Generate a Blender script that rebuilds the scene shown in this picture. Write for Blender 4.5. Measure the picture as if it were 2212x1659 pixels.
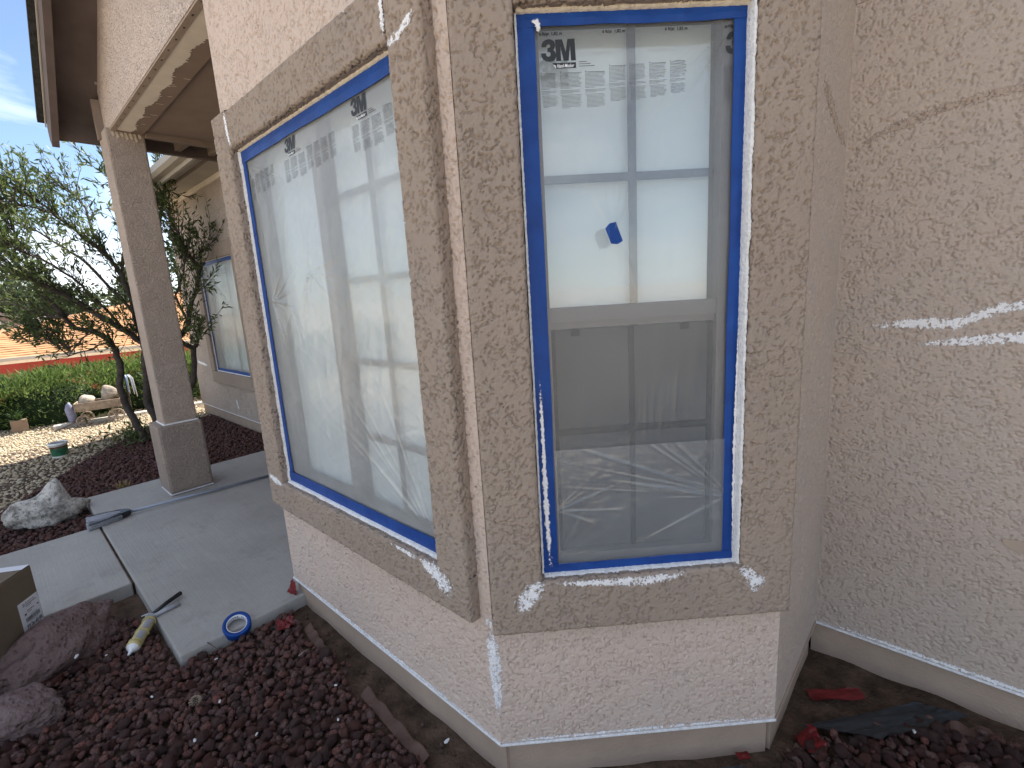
import bpy, bmesh, math, random
import numpy as np
from mathutils import Vector, Matrix
random.seed(7); RNG = np.random.default_rng(11)
R = math.radians
scene = bpy.context.scene
for o in list(bpy.data.objects): bpy.data.objects.remove(o)

# ------------------------------------------------------------------ camera
CZ = 1.60
yaw, pitch, roll = R(42.940), R(10.858), R(-3.4396)
fw = Vector((-math.sin(yaw)*math.cos(pitch), math.cos(yaw)*math.cos(pitch), -math.sin(pitch)))
rt = Vector((math.cos(yaw), math.sin(yaw), 0)); up = rt.cross(fw)
r2 = rt*math.cos(roll)+up*math.sin(roll); u2 = up*math.cos(roll)-rt*math.sin(roll)
cam_d = bpy.data.cameras.new('camera'); cam = bpy.data.objects.new('camera', cam_d)
scene.collection.objects.link(cam); scene.camera = cam
M = Matrix((( r2.x, u2.x, -fw.x, 0), (r2.y, u2.y, -fw.y, 0), (r2.z, u2.z, -fw.z, CZ), (0, 0, 0, 1)))
cam.matrix_world = M
cam_d.sensor_fit = 'HORIZONTAL'; cam_d.sensor_width = 36; cam_d.lens = 1040.87/2212*36
cam_d.clip_start = .05; cam_d.clip_end = 2000

# ------------------------------------------------------------------ light
SUN = Vector((-.45, 1.0, 1.25)).normalized()        # towards the sun: behind the house, a little to the left
w = bpy.data.worlds.new('World'); scene.world = w; w.use_nodes = True
wn = w.node_tree; wn.nodes.clear()
bg = wn.nodes.new('ShaderNodeBackground'); wo = wn.nodes.new('ShaderNodeOutputWorld')
sky = wn.nodes.new('ShaderNodeTexSky'); sky.sky_type = 'NISHITA'; sky.sun_disc = False
sky.sun_elevation = math.asin(SUN.z); sky.sun_rotation = math.atan2(SUN.x, SUN.y)
sky.air_density = 1.0; sky.dust_density = .7; sky.ozone_density = 1.0; sky.altitude = 1400
tc = wn.nodes.new('ShaderNodeTexCoord'); mp = wn.nodes.new('ShaderNodeMapping')
mp.inputs['Scale'].default_value = (1.0, 1.0, 3.2)
nz = wn.nodes.new('ShaderNodeTexNoise'); nz.inputs['Scale'].default_value = 2.6
nz.inputs['Detail'].default_value = 6; nz.inputs['Roughness'].default_value = .55; nz.inputs['Distortion'].default_value = .5
cr = wn.nodes.new('ShaderNodeMapRange'); cr.inputs[1].default_value = .42; cr.inputs[2].default_value = .66
cr.inputs[3].default_value = 0; cr.inputs[4].default_value = .8
mxs = wn.nodes.new('ShaderNodeMix'); mxs.data_type = 'RGBA'; mxs.inputs['B'].default_value = (9.0, 9.3, 9.8, 1)
wn.links.new(tc.outputs['Generated'], mp.inputs[0]); wn.links.new(mp.outputs[0], nz.inputs[0])
wn.links.new(nz.outputs[0], cr.inputs[0]); wn.links.new(cr.outputs[0], mxs.inputs['Factor'])
wn.links.new(sky.outputs[0], mxs.inputs['A']); wn.links.new(mxs.outputs['Result'], bg.inputs[0])
bg.inputs[1].default_value = .075
wn.links.new(bg.outputs[0], wo.inputs[0])
sl = bpy.data.lights.new('sun', 'SUN'); so = bpy.data.objects.new('sun', sl); scene.collection.objects.link(so)
sl.energy = 5.0; sl.angle = R(.53); sl.color = (1, .93, .83)
so.rotation_euler = (-SUN).to_track_quat('-Z', 'Y').to_euler(); so.location = (-9, 20, 25)
scene.view_settings.view_transform = 'Standard'; scene.view_settings.look = 'None'
scene.view_settings.gamma = 1; scene.view_settings.exposure = 1.55
scene.view_settings.use_curve_mapping = False

# ------------------------------------------------------------------ helpers
C = scene.collection
def link(o, parent=None):
    C.objects.link(o)
    if parent is not None:
        o.parent = parent; o.matrix_parent_inverse = parent.matrix_basis.inverted()
    return o
def tag(o, label=None, cat=None, group=None, kind=None):
    if label: o['label'] = label
    if cat: o['category'] = cat
    if group: o['group'] = group
    if kind: o['kind'] = kind
    return o
def thing(name, loc, label, cat, group=None):
    o = bpy.data.objects.new(name, None); o.location = loc; o.empty_display_size = .1
    C.objects.link(o); return tag(o, label, cat, group)
def mesh(name, V, F, mat, parent=None, smooth=False):
    me = bpy.data.meshes.new(name); me.from_pydata([tuple(v) for v in V], [], [tuple(f) for f in F]); me.update()
    if mat: me.materials.append(mat)
    if smooth: me.polygons.foreach_set('use_smooth', [True]*len(me.polygons))
    return link(bpy.data.objects.new(name, me), parent)
def mesh_np(name, V, F, mat, parent=None, smooth=False, attrs=None):
    """fast: V (n,3), F (m,k)"""
    V = np.asarray(V, np.float32); F = np.asarray(F, np.int32); m, k = F.shape
    me = bpy.data.meshes.new(name)
    me.vertices.add(len(V)); me.vertices.foreach_set('co', V.ravel())
    me.loops.add(m*k); me.loops.foreach_set('vertex_index', F.ravel())
    me.polygons.add(m); me.polygons.foreach_set('loop_start', np.arange(0, m*k, k, dtype=np.int32))
    me.polygons.foreach_set('use_smooth', np.full(m, smooth, bool))
    for an, av in (attrs or {}).items():
        a = me.attributes.new(an, 'FLOAT', 'POINT'); a.data.foreach_set('value', np.asarray(av, np.float32))
    me.update(calc_edges=True)
    if mat: me.materials.append(mat)
    if name is None: return me
    return link(bpy.data.objects.new(name, me), parent)
def bm_obj(name, bm, mat, parent=None, smooth=False):
    me = bpy.data.meshes.new(name); bmesh.ops.recalc_face_normals(bm, faces=bm.faces); bm.to_mesh(me); bm.free()
    if mat: me.materials.append(mat)
    if smooth: me.polygons.foreach_set('use_smooth', [True]*len(me.polygons))
    return link(bpy.data.objects.new(name, me), parent)
class Frame:
    """u along, v up, w out of the wall"""
    def __init__(s, o, ux, w): s.o = Vector(o); s.u = Vector(ux).normalized(); s.w = Vector(w).normalized(); s.v = Vector((0, 0, 1))
    def p(s, u, v, w=0): return s.o+s.u*u+s.v*v+s.w*w
    def pn(s, P): 
        P = np.asarray(P); return np.array(s.o)+P[:, :1]*np.array(s.u)+P[:, 1:2]*np.array(s.v)+P[:, 2:3]*np.array(s.w)
WORLD = Frame((0, 0, 0), (1, 0, 0), (0, -1, 0))
def bx(bm, fr, u0, u1, v0, v1, w0, w1, bev=0, seg=2):
    vs = [bm.verts.new(fr.p(u, v, w)) for w in (w0, w1) for v in (v0, v1) for u in (u0, u1)]
    fs = [bm.faces.new([vs[i] for i in f]) for f in ((0, 1, 3, 2), (4, 6, 7, 5), (0, 4, 5, 1), (2, 3, 7, 6), (0, 2, 6, 4), (1, 5, 7, 3))]
    if bev:
        es = list({e for f in fs for e in f.edges})
        bmesh.ops.bevel(bm, geom=es, offset=bev, segments=seg, affect='EDGES', profile=.5)
def box(name, fr, u0, u1, v0, v1, w0, w1, mat, parent=None, bev=0, seg=2):
    bm = bmesh.new(); bx(bm, fr, u0, u1, v0, v1, w0, w1, bev, seg); return bm_obj(name, bm, mat, parent)
def xbox(name, x0, x1, y0, y1, z0, z1, mat, parent=None, bev=0):
    return box(name, WORLD, x0, x1, z0, z1, -y1, -y0, mat, parent, bev)
def frame_wall(name, fr, u0, u1, v0, v1, a, b, c, d, w0, w1, mat, parent):
    """a wall with one opening (a..b, c..d); all edges shared"""
    us = [u0, a, b, u1]; vs = [v0, c, d, v1]; bm = bmesh.new()
    G = {(i, j, k): bm.verts.new(fr.p(us[i], vs[j], (w0, w1)[k])) for i in range(4) for j in range(4) for k in (0, 1)}
    for i in range(3):
        for j in range(3):
            if i == 1 and j == 1: continue
            for k in (0, 1): bm.faces.new([G[i, j, k], G[i+1, j, k], G[i+1, j+1, k], G[i, j+1, k]])
    def side(p, q): bm.faces.new([G[p+(0,)], G[q+(0,)], G[q+(1,)], G[p+(1,)]])
    for i in range(3): side((i, 0), (i+1, 0)); side((i, 3), (i+1, 3)); side((0, i), (0, i+1)); side((3, i), (3, i+1))
    side((1, 1), (2, 1)); side((1, 2), (2, 2)); side((1, 1), (1, 2)); side((2, 1), (2, 2))
    return bm_obj(name, bm, mat, parent)
def tube(name, pts, rad, mat, parent=None, n=10, cap=True, smooth=True):
    pts = [Vector(p) for p in pts]; rad = rad if isinstance(rad, (list, tuple)) else [rad]*len(pts)
    V = []; F = []; prev = None
    for i, p in enumerate(pts):
        t = (pts[min(i+1, len(pts)-1)]-pts[max(i-1, 0)]).normalized()
        a = prev if prev else (Vector((0, 0, 1)) if abs(t.z) < .9 else Vector((1, 0, 0)))
        b = t.cross(a).normalized(); a = b.cross(t).normalized(); prev = a
        for k in range(n):
            th = 2*math.pi*k/n; V.append(p+(a*math.cos(th)+b*math.sin(th))*rad[i])
    for i in range(len(pts)-1):
        for k in range(n): F.append((i*n+k, i*n+(k+1) % n, (i+1)*n+(k+1) % n, (i+1)*n+k))
    if cap: F.append(tuple(range(n))[::-1]); F.append(tuple(range((len(pts)-1)*n, len(pts)*n)))
    return V, F if name is None else mesh(name, V, F, mat, parent, smooth)
def tube_obj(name, pts, rad, mat, parent=None, n=10, smooth=True):
    V, F = tube(None, pts, rad, None, n=n); return mesh(name, V, F, mat, parent, smooth)

# ------------------------------------------------------------------ materials
def mat_new(name):
    m = bpy.data.materials.new(name); m.use_nodes = True; nt = m.node_tree
    return m, nt, nt.nodes['Principled BSDF']
def nd(nt, t, **kw):
    n = nt.nodes.new(t)
    for k, v in kw.items():
        if k in n.inputs.keys() if isinstance(k, str) else False: n.inputs[k].default_value = v
        else: setattr(n, k, v)
    return n
def coord(nt, scale=(1, 1, 1), rot=(0, 0, 0)):
    t = nt.nodes.new('ShaderNodeTexCoord'); mpp = nt.nodes.new('ShaderNodeMapping')
    mpp.inputs['Scale'].default_value = scale; mpp.inputs['Rotation'].default_value = rot
    nt.links.new(t.outputs['Object'], mpp.inputs[0]); return mpp.outputs[0]
def noise(nt, co, scale, detail=4, rough=.5, dist=0):
    n = nt.nodes.new('ShaderNodeTexNoise'); n.inputs['Scale'].default_value = scale; n.inputs['Detail'].default_value = detail
    n.inputs['Roughness'].default_value = rough; n.inputs['Distortion'].default_value = dist
    if co is not None: nt.links.new(co, n.inputs['Vector'])
    return n.outputs[0]
def mrange(nt, src, a, b, c=0, d=1, smooth=False):
    n = nt.nodes.new('ShaderNodeMapRange'); n.interpolation_type = 'SMOOTHSTEP' if smooth else 'LINEAR'
    for i, v in enumerate((a, b, c, d)): n.inputs[i+1].default_value = v
    nt.links.new(src, n.inputs[0]); return n.outputs[0]
def math_(nt, op, a, b=None):
    n = nt.nodes.new('ShaderNodeMath'); n.operation = op
    for i, v in enumerate((a, b)):
        if v is None: continue
        if isinstance(v, (int, float)): n.inputs[i].default_value = v
        else: nt.links.new(v, n.inputs[i])
    return n.outputs[0]
def mixc(nt, fac, a, b):
    n = nt.nodes.new('ShaderNodeMix'); n.data_type = 'RGBA'
    for k, v in (('Factor', fac), ('A', a), ('B', b)):
        if isinstance(v, (int, float)): n.inputs[k].default_value = v
        elif isinstance(v, tuple): n.inputs[k].default_value = (*v, 1) if len(v) == 3 else v
        else: nt.links.new(v, n.inputs[k])
    return n.outputs['Result']
def bump(nt, h, dist, strength=1.0, normal=None):
    b = nt.nodes.new('ShaderNodeBump'); b.inputs['Distance'].default_value = dist; b.inputs['Strength'].default_value = strength
    nt.links.new(h, b.inputs['Height'])
    if normal is not None: nt.links.new(normal, b.inputs['Normal'])
    return b.outputs[0]
def simple(name, col, rough=.7, var=.12, vs=8., bmp=0., bs=60., metal=0., spec=.4):
    m, nt, p = mat_new(name); co = coord(nt)
    n1 = noise(nt, co, vs, 5)
    c2 = tuple(max(0, c*(1-var)) for c in col); c3 = tuple(min(1, c*(1+var)) for c in col)
    nt.links.new(mixc(nt, mrange(nt, n1, .3, .7), c2, c3), p.inputs['Base Color'])
    p.inputs['Roughness'].default_value = rough; p.inputs['Metallic'].default_value = metal
    p.inputs['Specular IOR Level'].default_value = spec
    if bmp: nt.links.new(bump(nt, noise(nt, co, bs, 4), bmp), p.inputs['Normal'])
    return m
def stucco(name, col, scale=1.0, depth=.004, stretch=(1, 1, 1), fine=.25):
    """lace / knock-down stucco: flattened pads with crisp broken edges"""
    m, nt, p = mat_new(name); co = coord(nt, stretch)
    warp = nt.nodes.new('ShaderNodeVectorMath'); warp.operation = 'MULTIPLY_ADD'
    wnz = nt.nodes.new('ShaderNodeTexNoise'); wnz.inputs['Scale'].default_value = 30*scale; wnz.inputs['Detail'].default_value = 2
    nt.links.new(co, wnz.inputs['Vector'])
    nt.links.new(wnz.outputs['Color'], warp.inputs[0]); warp.inputs[1].default_value = (.022/scale,)*3; nt.links.new(co, warp.inputs[2])
    n1 = noise(nt, warp.outputs[0], 62*scale, 3, .55)
    pads = mrange(nt, n1, .46, .535, 0, 1, True)
    n2 = noise(nt, co, 30*scale, 2, .5)
    n4 = noise(nt, co, 9*scale, 2, .5)                 # calmer and busier regions
    cover = mrange(nt, n4, .35, .68, .35, 1)
    n3 = noise(nt, co, 230*scale, 3, .6)
    pits = mrange(nt, noise(nt, warp.outputs[0], 120*scale, 2, .5), .36, .42, 0, 1, True)
    h = math_(nt, 'ADD', math_(nt, 'MULTIPLY', pads, math_(nt, 'MULTIPLY', cover, .75)), math_(nt, 'MULTIPLY', n2, .35))
    h = math_(nt, 'ADD', h, math_(nt, 'MULTIPLY', n3, fine*.5))
    h = math_(nt, 'ADD', h, math_(nt, 'MULTIPLY', pits, .42))
    nt.links.new(bump(nt, h, depth), p.inputs['Normal'])
    big = noise(nt, co, 1.3, 4, .6); sm = noise(nt, co, 45, 3)
    c = mixc(nt, mrange(nt, big, .3, .7), tuple(x*.93 for x in col), tuple(min(1, x*1.06) for x in col))
    grey = tuple(sum(col)/3*.9+x*.1 for x in col)
    c = mixc(nt, mrange(nt, noise(nt, co, 3.1, 5, .6), .5, .75, 0, .22), c, grey)
    nt.links.new(c, p.inputs['Base Color'])
    p.inputs['Roughness'].default_value = .92; p.inputs['Specular IOR Level'].default_value = .2
    return m
MAT = {}
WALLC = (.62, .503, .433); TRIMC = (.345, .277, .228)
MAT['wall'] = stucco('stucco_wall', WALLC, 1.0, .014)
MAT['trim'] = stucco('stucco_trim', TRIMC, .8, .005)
MAT['main'] = stucco('stucco_main', (.50, .415, .355), .85, .012)
def stucco_flat(name, col):
    m, nt, p = mat_new(name); co = coord(nt)
    c = mixc(nt, mrange(nt, noise(nt, co, 1.3, 4, .6), .3, .7), tuple(x*.93 for x in col), tuple(min(1, x*1.06) for x in col))
    grey = tuple(sum(col)/3*.9+x*.1 for x in col)
    c = mixc(nt, mrange(nt, noise(nt, co, 3.1, 5, .6), .5, .75, 0, .25), c, grey)
    c = mixc(nt, mrange(nt, noise(nt, co, 240, 3, .6), .35, .7, 0, .12), c, tuple(x*.6 for x in col))
    nt.links.new(c, p.inputs['Base Color']); p.inputs['Roughness'].default_value = .92; p.inputs['Specular IOR Level'].default_value = .2
    nt.links.new(bump(nt, math_(nt, 'ADD', noise(nt, co, 260, 3, .6), noise(nt, co, 90, 2)), .0022), p.inputs['Normal']); return m
MAT['wall_r'] = stucco_flat('stucco_wall_relief', WALLC)
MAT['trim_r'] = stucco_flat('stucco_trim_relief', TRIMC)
MAT['main_r'] = stucco_flat('stucco_main_relief', (.50, .415, .355))
MAT['stem'] = simple('painted_concrete', (.37, .285, .225), .9, .10, 6, .003, 90, spec=.2)
MAT['column'] = stucco('stucco_column', (.47, .38, .32), 1.2, .008)
MAT['column_base'] = stucco('stucco_column_base', (.36, .29, .245), 1.2, .008)
MAT['paint_white'] = simple('white_caulk', (.80, .80, .81), .5, .12, 60, .007, 150)
MAT['caulk_warm'] = simple('cream_caulk', (.70, .62, .52), .6, .15, 40, .006, 120)
MAT['wood_brown'] = simple('brown_wood', (.13, .10, .09), .8, .18, 5, .001, 60, spec=.2)
MAT['fascia'] = simple('fascia_paint', (.24, .185, .15), .8, .12, 6, .001, 60, spec=.2)
MAT['ceiling'] = simple('ceiling_paint', (.26, .19, .15), .85, .10, 4, .0008, 70, spec=.2)
MAT['cream'] = simple('cream_primer', (.76, .67, .56), .8, .08, 9, .0006, 60, spec=.2)
MAT['gutter'] = simple('gutter_paint', (.40, .355, .30), .6, .1, 3, 0, 60)
MAT['shingle'] = simple('roof_shingle', (.045, .043, .042), .95, .3, 30, .004, 120, spec=.1)
MAT['vinyl'] = simple('taupe_window_frame', (.125, .112, .11), .45, .06, 4)
MAT['screen'] = simple('insect_screen', (.050, .050, .052), .9, .06, 3, spec=.1)
MAT['screen_bar'] = simple('screen_bar', (.008, .008, .009), .95, .05, 5, spec=.0)
MAT['blind'] = simple('white_blind', (.84, .875, .895), .8, .03, 3, .001, 30)
MAT['ink'] = simple('black_print', (.018, .02, .022), .5, .1, 30)
MAT['ink_grey'] = simple('grey_print', (.085, .09, .10), .6, .1, 30)
MAT['white_print'] = simple('white_print', (.80, .82, .85), .5, .03, 30)
MAT['red'] = simple('red_plastic', (.15, .012, .014), .35, .3, 30, .003, 60)
MAT['cardboard'] = simple('cardboard', (.165, .130, .092), .85, .07, 6, .0006, 200, spec=.2)
MAT['label'] = simple('paper_label', (.70, .71, .76), .7, .03, 10)
MAT['plastic_dark'] = simple('black_plastic', (.02, .022, .024), .35, .2, 20)
MAT['plastic_grey'] = simple('grey_plastic', (.33, .34, .37), .4, .1, 20)
MAT['steel'] = simple('broom_handle_steel', (.27, .30, .36), .35, .1, 10, metal=.3)
MAT['bristle'] = simple('grey_bristle', (.33, .34, .37), .9, .25, 80)
MAT['yellow'] = simple('yellowed_caulk_gun', (.52, .44, .20), .6, .25, 25, .002, 90)
MAT['tube_white'] = simple('caulk_white', (.80, .81, .82), .45, .05, 30, .003, 60)
MAT['bark'] = simple('bark', (.075, .062, .055), .95, .3, 20, .008, 60, spec=.1)
MAT['dirt'] = simple('dark_dirt', (.085, .058, .042), .98, .45, 14, .012, 70, spec=.1)
MAT['fabric'] = simple('weed_fabric', (.035, .040, .046), .6, .25, 40, .002, 200)
MAT['edging'] = simple('brown_edging', (.10, .055, .042), .7, .2, 9, .002, 40)
MAT['oldwood'] = simple('weathered_wood', (.30, .235, .18), .9, .3, 18, .003, 50)
MAT['stone_pale'] = simple('pale_garden_stone', (.36, .31, .25), .95, .25, 12, .01, 40)
MAT['block'] = simple('clay_block', (.27, .19, .135), .9, .15, 10, .002, 60)
MAT['curb'] = simple('concrete_curb', (.55, .52, .47), .9, .1, 8)
MAT['red_wall'] = simple('red_house_wall', (.33, .055, .045), .9, .08, 2, .001, 60)
MAT['pink_wall'] = simple('pinkish_house_wall', (.50, .36, .31), .9, .08, 1)
MAT['van'] = simple('white_paint_vehicle', (.80, .80, .76), .3, .03, 2)
MAT['glass_dark'] = simple('dark_glass', (.03, .035, .04), .1, .1, 2)
MAT['grey_roof'] = simple('brown_grey_roof', (.21, .165, .15), .9, .1, 3, .003, 30)
MAT['tan_roof'] = simple('pale_roof', (.40, .31, .26), .9, .1, 3, .003, 30)
MAT['ornament'] = simple('white_ornament', (.48, .50, .54), .4, .08, 20)
MAT['blue_orn'] = simple('blue_ornament', (.16, .28, .52), .4, .2, 20)
MAT['bird_blue'] = simple('grey_blue_ornament', (.22, .23, .34), .6, .2, 20)
MAT['crack'] = simple('brown_stain', (.27, .185, .13), .95, .12, 30, spec=.1)
MAT['patch'] = simple('smooth_patch', (.42, .33, .262), .9, .05, 10)

def tape_mat():
    m, nt, p = mat_new('blue_masking_tape'); co = coord(nt)
    n1 = noise(nt, co, 14, 4); n2 = noise(nt, co, 400, 2)
    nt.links.new(mixc(nt, mrange(nt, n1, .3, .7), (.003, .040, .215), (.006, .060, .285)), p.inputs['Base Color'])
    p.inputs['Roughness'].default_value = .5; p.inputs['Specular IOR Level'].default_value = .3
    nt.links.new(bump(nt, math_(nt, 'ADD', math_(nt, 'MULTIPLY', n2, .3), noise(nt, co, 40, 3)), .0025), p.inputs['Normal'])
    return m
MAT['tape'] = tape_mat()
def film_mat(name, opac, tint, rough=.3, gloss=.07):
    m, nt, p = mat_new(name); out = nt.nodes['Material Output']
    tr = nt.nodes.new('ShaderNodeBsdfTransparent'); tr.inputs[0].default_value = (.97, .98, .98, 1)
    tl = nt.nodes.new('ShaderNodeBsdfTranslucent'); tl.inputs[0].default_value = (*tint, 1)
    p.inputs['Base Color'].default_value = (*tint, 1); p.inputs['Roughness'].default_value = rough
    p.inputs['Specular IOR Level'].default_value = .3
    gl = nt.nodes.new('ShaderNodeBsdfGlossy'); gl.inputs['Roughness'].default_value = .16
    co = coord(nt); bn = bump(nt, noise(nt, co, 45, 4, .6), .0016)
    nt.links.new(bn, p.inputs['Normal']); nt.links.new(bn, gl.inputs['Normal'])
    m1 = nt.nodes.new('ShaderNodeMixShader'); m1.inputs[0].default_value = .25
    nt.links.new(p.outputs[0], m1.inputs[1]); nt.links.new(tl.outputs[0], m1.inputs[2])
    m2 = nt.nodes.new('ShaderNodeMixShader')
    nt.links.new(mrange(nt, noise(nt, co, 6, 3), .3, .7, opac*.9, opac*1.1), m2.inputs[0])
    nt.links.new(tr.outputs[0], m2.inputs[1]); nt.links.new(m1.outputs[0], m2.inputs[2])
    m3 = nt.nodes.new('ShaderNodeMixShader'); m3.inputs[0].default_value = gloss
    nt.links.new(m2.outputs[0], m3.inputs[1]); nt.links.new(gl.outputs[0], m3.inputs[2])
    nt.links.new(m3.outputs[0], out.inputs[0]); return m
MAT['film'] = film_mat('clear_masking_film', .155, (.80, .85, .90), .28, .03)
MAT['film2'] = film_mat('double_masking_film', .13, (.82, .87, .93), .25, .065)
MAT['film_left'] = film_mat('milky_masking_film', .36, (.86, .88, .88), .3, .05)
def glass_mat():
    m, nt, p = mat_new('window_glass'); out = nt.nodes['Material Output']
    tr = nt.nodes.new('ShaderNodeBsdfTransparent'); tr.inputs[0].default_value = (.93, .95, .95, 1)
    gl = nt.nodes.new('ShaderNodeBsdfGlossy'); gl.inputs['Roughness'].default_value = .03
    co = coord(nt); mx = nt.nodes.new('ShaderNodeMixShader')
    nt.links.new(mrange(nt, noise(nt, co, 3, 2), .3, .7, .07, .10), mx.inputs[0])
    nt.links.new(tr.outputs[0], mx.inputs[1]); nt.links.new(gl.outputs[0], mx.inputs[2]); nt.links.new(mx.outputs[0], out.inputs[0])
    return m
MAT['glass'] = glass_mat()
def smear_mat(name, col, thr=.5, sc=95, rough=.7):
    """dry brushed paint: breaks up towards the edge of the stroke (attribute 'edge')"""
    m, nt, p = mat_new(name); out = nt.nodes['Material Output']; co = coord(nt)
    a = nt.nodes.new('ShaderNodeAttribute'); a.attribute_name = 'edge'
    n = noise(nt, co, sc, 4, .65, .4)
    k = math_(nt, 'ADD', math_(nt, 'MULTIPLY', n, 1.15), math_(nt, 'MULTIPLY', a.outputs['Fac'], .62))
    fac = mrange(nt, k, thr+.22, thr+.42)
    p.inputs['Base Color'].default_value = (*col, 1); p.inputs['Roughness'].default_value = rough
    nt.links.new(bump(nt, noise(nt, co, 120, 3), .003), p.inputs['Normal'])
    tr = nt.nodes.new('ShaderNodeBsdfTransparent'); mx = nt.nodes.new('ShaderNodeMixShader')
    nt.links.new(fac, mx.inputs[0]); nt.links.new(tr.outputs[0], mx.inputs[1]); nt.links.new(p.outputs[0], mx.inputs[2])
    nt.links.new(mx.outputs[0], out.inputs[0]); return m
MAT['smear'] = smear_mat('white_smear', (.80, .80, .82), .56, 130)
MAT['smear_warm'] = smear_mat('cream_smear', (.66, .58, .48), .42)
MAT['smear_brown'] = smear_mat('brown_smear', (.40, .315, .255), .66, 60)
MAT['smear_cream'] = smear_mat('cream_brush_paint', (.60, .50, .39), .30, 40)
def rock_mat(name, cols, bmp=.011, bs=95, spec=.15):
    m, nt, p = mat_new(name); co = coord(nt)
    oi = nt.nodes.new('ShaderNodeObjectInfo'); at = nt.nodes.new('ShaderNodeAttribute'); at.attribute_name = 'rnd'
    rnd = math_(nt, 'FRACT', math_(nt, 'ADD', oi.outputs['Random'], at.outputs['Fac']))
    ramp = nt.nodes.new('ShaderNodeValToRGB'); el = ramp.color_ramp.elements
    for i, c in enumerate(cols):
        e = el[i] if i < 2 else el.new(i/(len(cols)-1))
        e.position = i/(len(cols)-1); e.color = (*c, 1)
    nt.links.new(rnd, ramp.inputs[0])
    n = noise(nt, co, 55, 4, .6)
    nt.links.new(mixc(nt, mrange(nt, n, .3, .72, 0, .55), ramp.outputs[0], (.13, .10, .094)), p.inputs['Base Color'])
    p.inputs['Roughness'].default_value = .95; p.inputs['Specular IOR Level'].default_value = spec
    v = nt.nodes.new('ShaderNodeTexVoronoi'); v.inputs['Scale'].default_value = bs*1.6; nt.links.new(co, v.inputs['Vector'])
    h = math_(nt, 'ADD', noise(nt, co, bs, 4, .6), math_(nt, 'MULTIPLY', mrange(nt, v.outputs['Distance'], 0, .4), .5))
    nt.links.new(bump(nt, h, bmp), p.inputs['Normal']); return m
LAVA = [(.095, .047, .042), (.14, .058, .048), (.108, .060, .053), (.20, .073, .055), (.09, .052, .050), (.145, .08, .066), (.10, .046, .040)]
MAT['lava'] = rock_mat('lava_rock', LAVA)
MAT['lava_big'] = rock_mat('lava_boulder', [(.195, .14, .138), (.20, .13, .12)], .022, 24)
PEB = [(.48, .41, .28), (.42, .35, .25), (.52, .45, .32), (.38, .32, .24), (.50, .39, .24), (.45, .40, .31), (.56, .50, .37)]
def pebble_mat():
    m, nt, p = mat_new('tan_gravel'); at = nt.nodes.new('ShaderNodeAttribute'); at.attribute_name = 'rnd'
    ramp = nt.nodes.new('ShaderNodeValToRGB'); el = ramp.color_ramp.elements
    for i, c in enumerate(PEB):
        e = el[i] if i < 2 else el.new(i/(len(PEB)-1))
        e.position = i/(len(PEB)-1); e.color = (*c, 1)
    nt.links.new(at.outputs['Fac'], ramp.inputs[0])
    nt.links.new(mixc(nt, mrange(nt, noise(nt, coord(nt), 60, 3), .3, .7, 0, .3), ramp.outputs[0], (.30, .24, .18)), p.inputs['Base Color'])
    p.inputs['Roughness'].default_value = .9; p.inputs['Specular IOR Level'].default_value = .2; return m
MAT['pebble'] = pebble_mat()
def boulder_white():
    m, nt, p = mat_new('pale_lichen_boulder'); co = coord(nt)
    n = noise(nt, co, 9, 6, .65); n2 = noise(nt, co, 30, 5, .7)
    c = mixc(nt, mrange(nt, n, .48, .66), (.72, .68, .62), (.22, .20, .18))
    c = mixc(nt, mrange(nt, n2, .52, .62, 0, .8), c, (.14, .135, .12))
    nt.links.new(c, p.inputs['Base Color']); p.inputs['Roughness'].default_value = .95
    nt.links.new(bump(nt, math_(nt, 'ADD', n2, n), .03), p.inputs['Normal']); return m
MAT['boulder'] = boulder_white()
def concrete():
    m, nt, p = mat_new('porch_concrete'); co = coord(nt)
    n = noise(nt, co, 1.8, 6, .6); n2 = noise(nt, co, 60, 4, .6)
    st = noise(nt, coord(nt, (3, 22, 1), (0, 0, .6)), 1.0, 4, .6)
    c = mixc(nt, mrange(nt, n, .3, .7), (.335, .320, .298), (.425, .408, .382))
    c = mixc(nt, mrange(nt, n2, .4, .75, 0, .3), c, (.30, .288, .27))
    c = mixc(nt, mrange(nt, st, .56, .74, 0, .35), c, (.46, .45, .44))
    c = mixc(nt, mrange(nt, noise(nt, co, 5, 6, .75), .54, .70, 0, .5), c, (.25, .235, .215))
    nt.links.new(c, p.inputs['Base Color']); p.inputs['Roughness'].default_value = .85; p.inputs['Specular IOR Level'].default_value = .3
    nt.links.new(bump(nt, math_(nt, 'ADD', n2, noise(nt, coord(nt, (1, 40, 1)), 3, 2)), .0012), p.inputs['Normal']); return m
MAT['concrete'] = concrete()
def ground_mat():
    m, nt, p = mat_new('tan_ground'); co = coord(nt)
    c = mixc(nt, mrange(nt, noise(nt, co, .5, 6, .6), .3, .7), (.47, .40, .30), (.56, .48, .37))
    c = mixc(nt, mrange(nt, noise(nt, co, 35, 4, .7), .45, .7, 0, .5), c, (.33, .27, .20))
    nt.links.new(c, p.inputs['Base Color']); p.inputs['Roughness'].default_value = .95
    nt.links.new(bump(nt, noise(nt, co, 40, 4), .02), p.inputs['Normal']); return m
MAT['ground'] = ground_mat()
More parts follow.
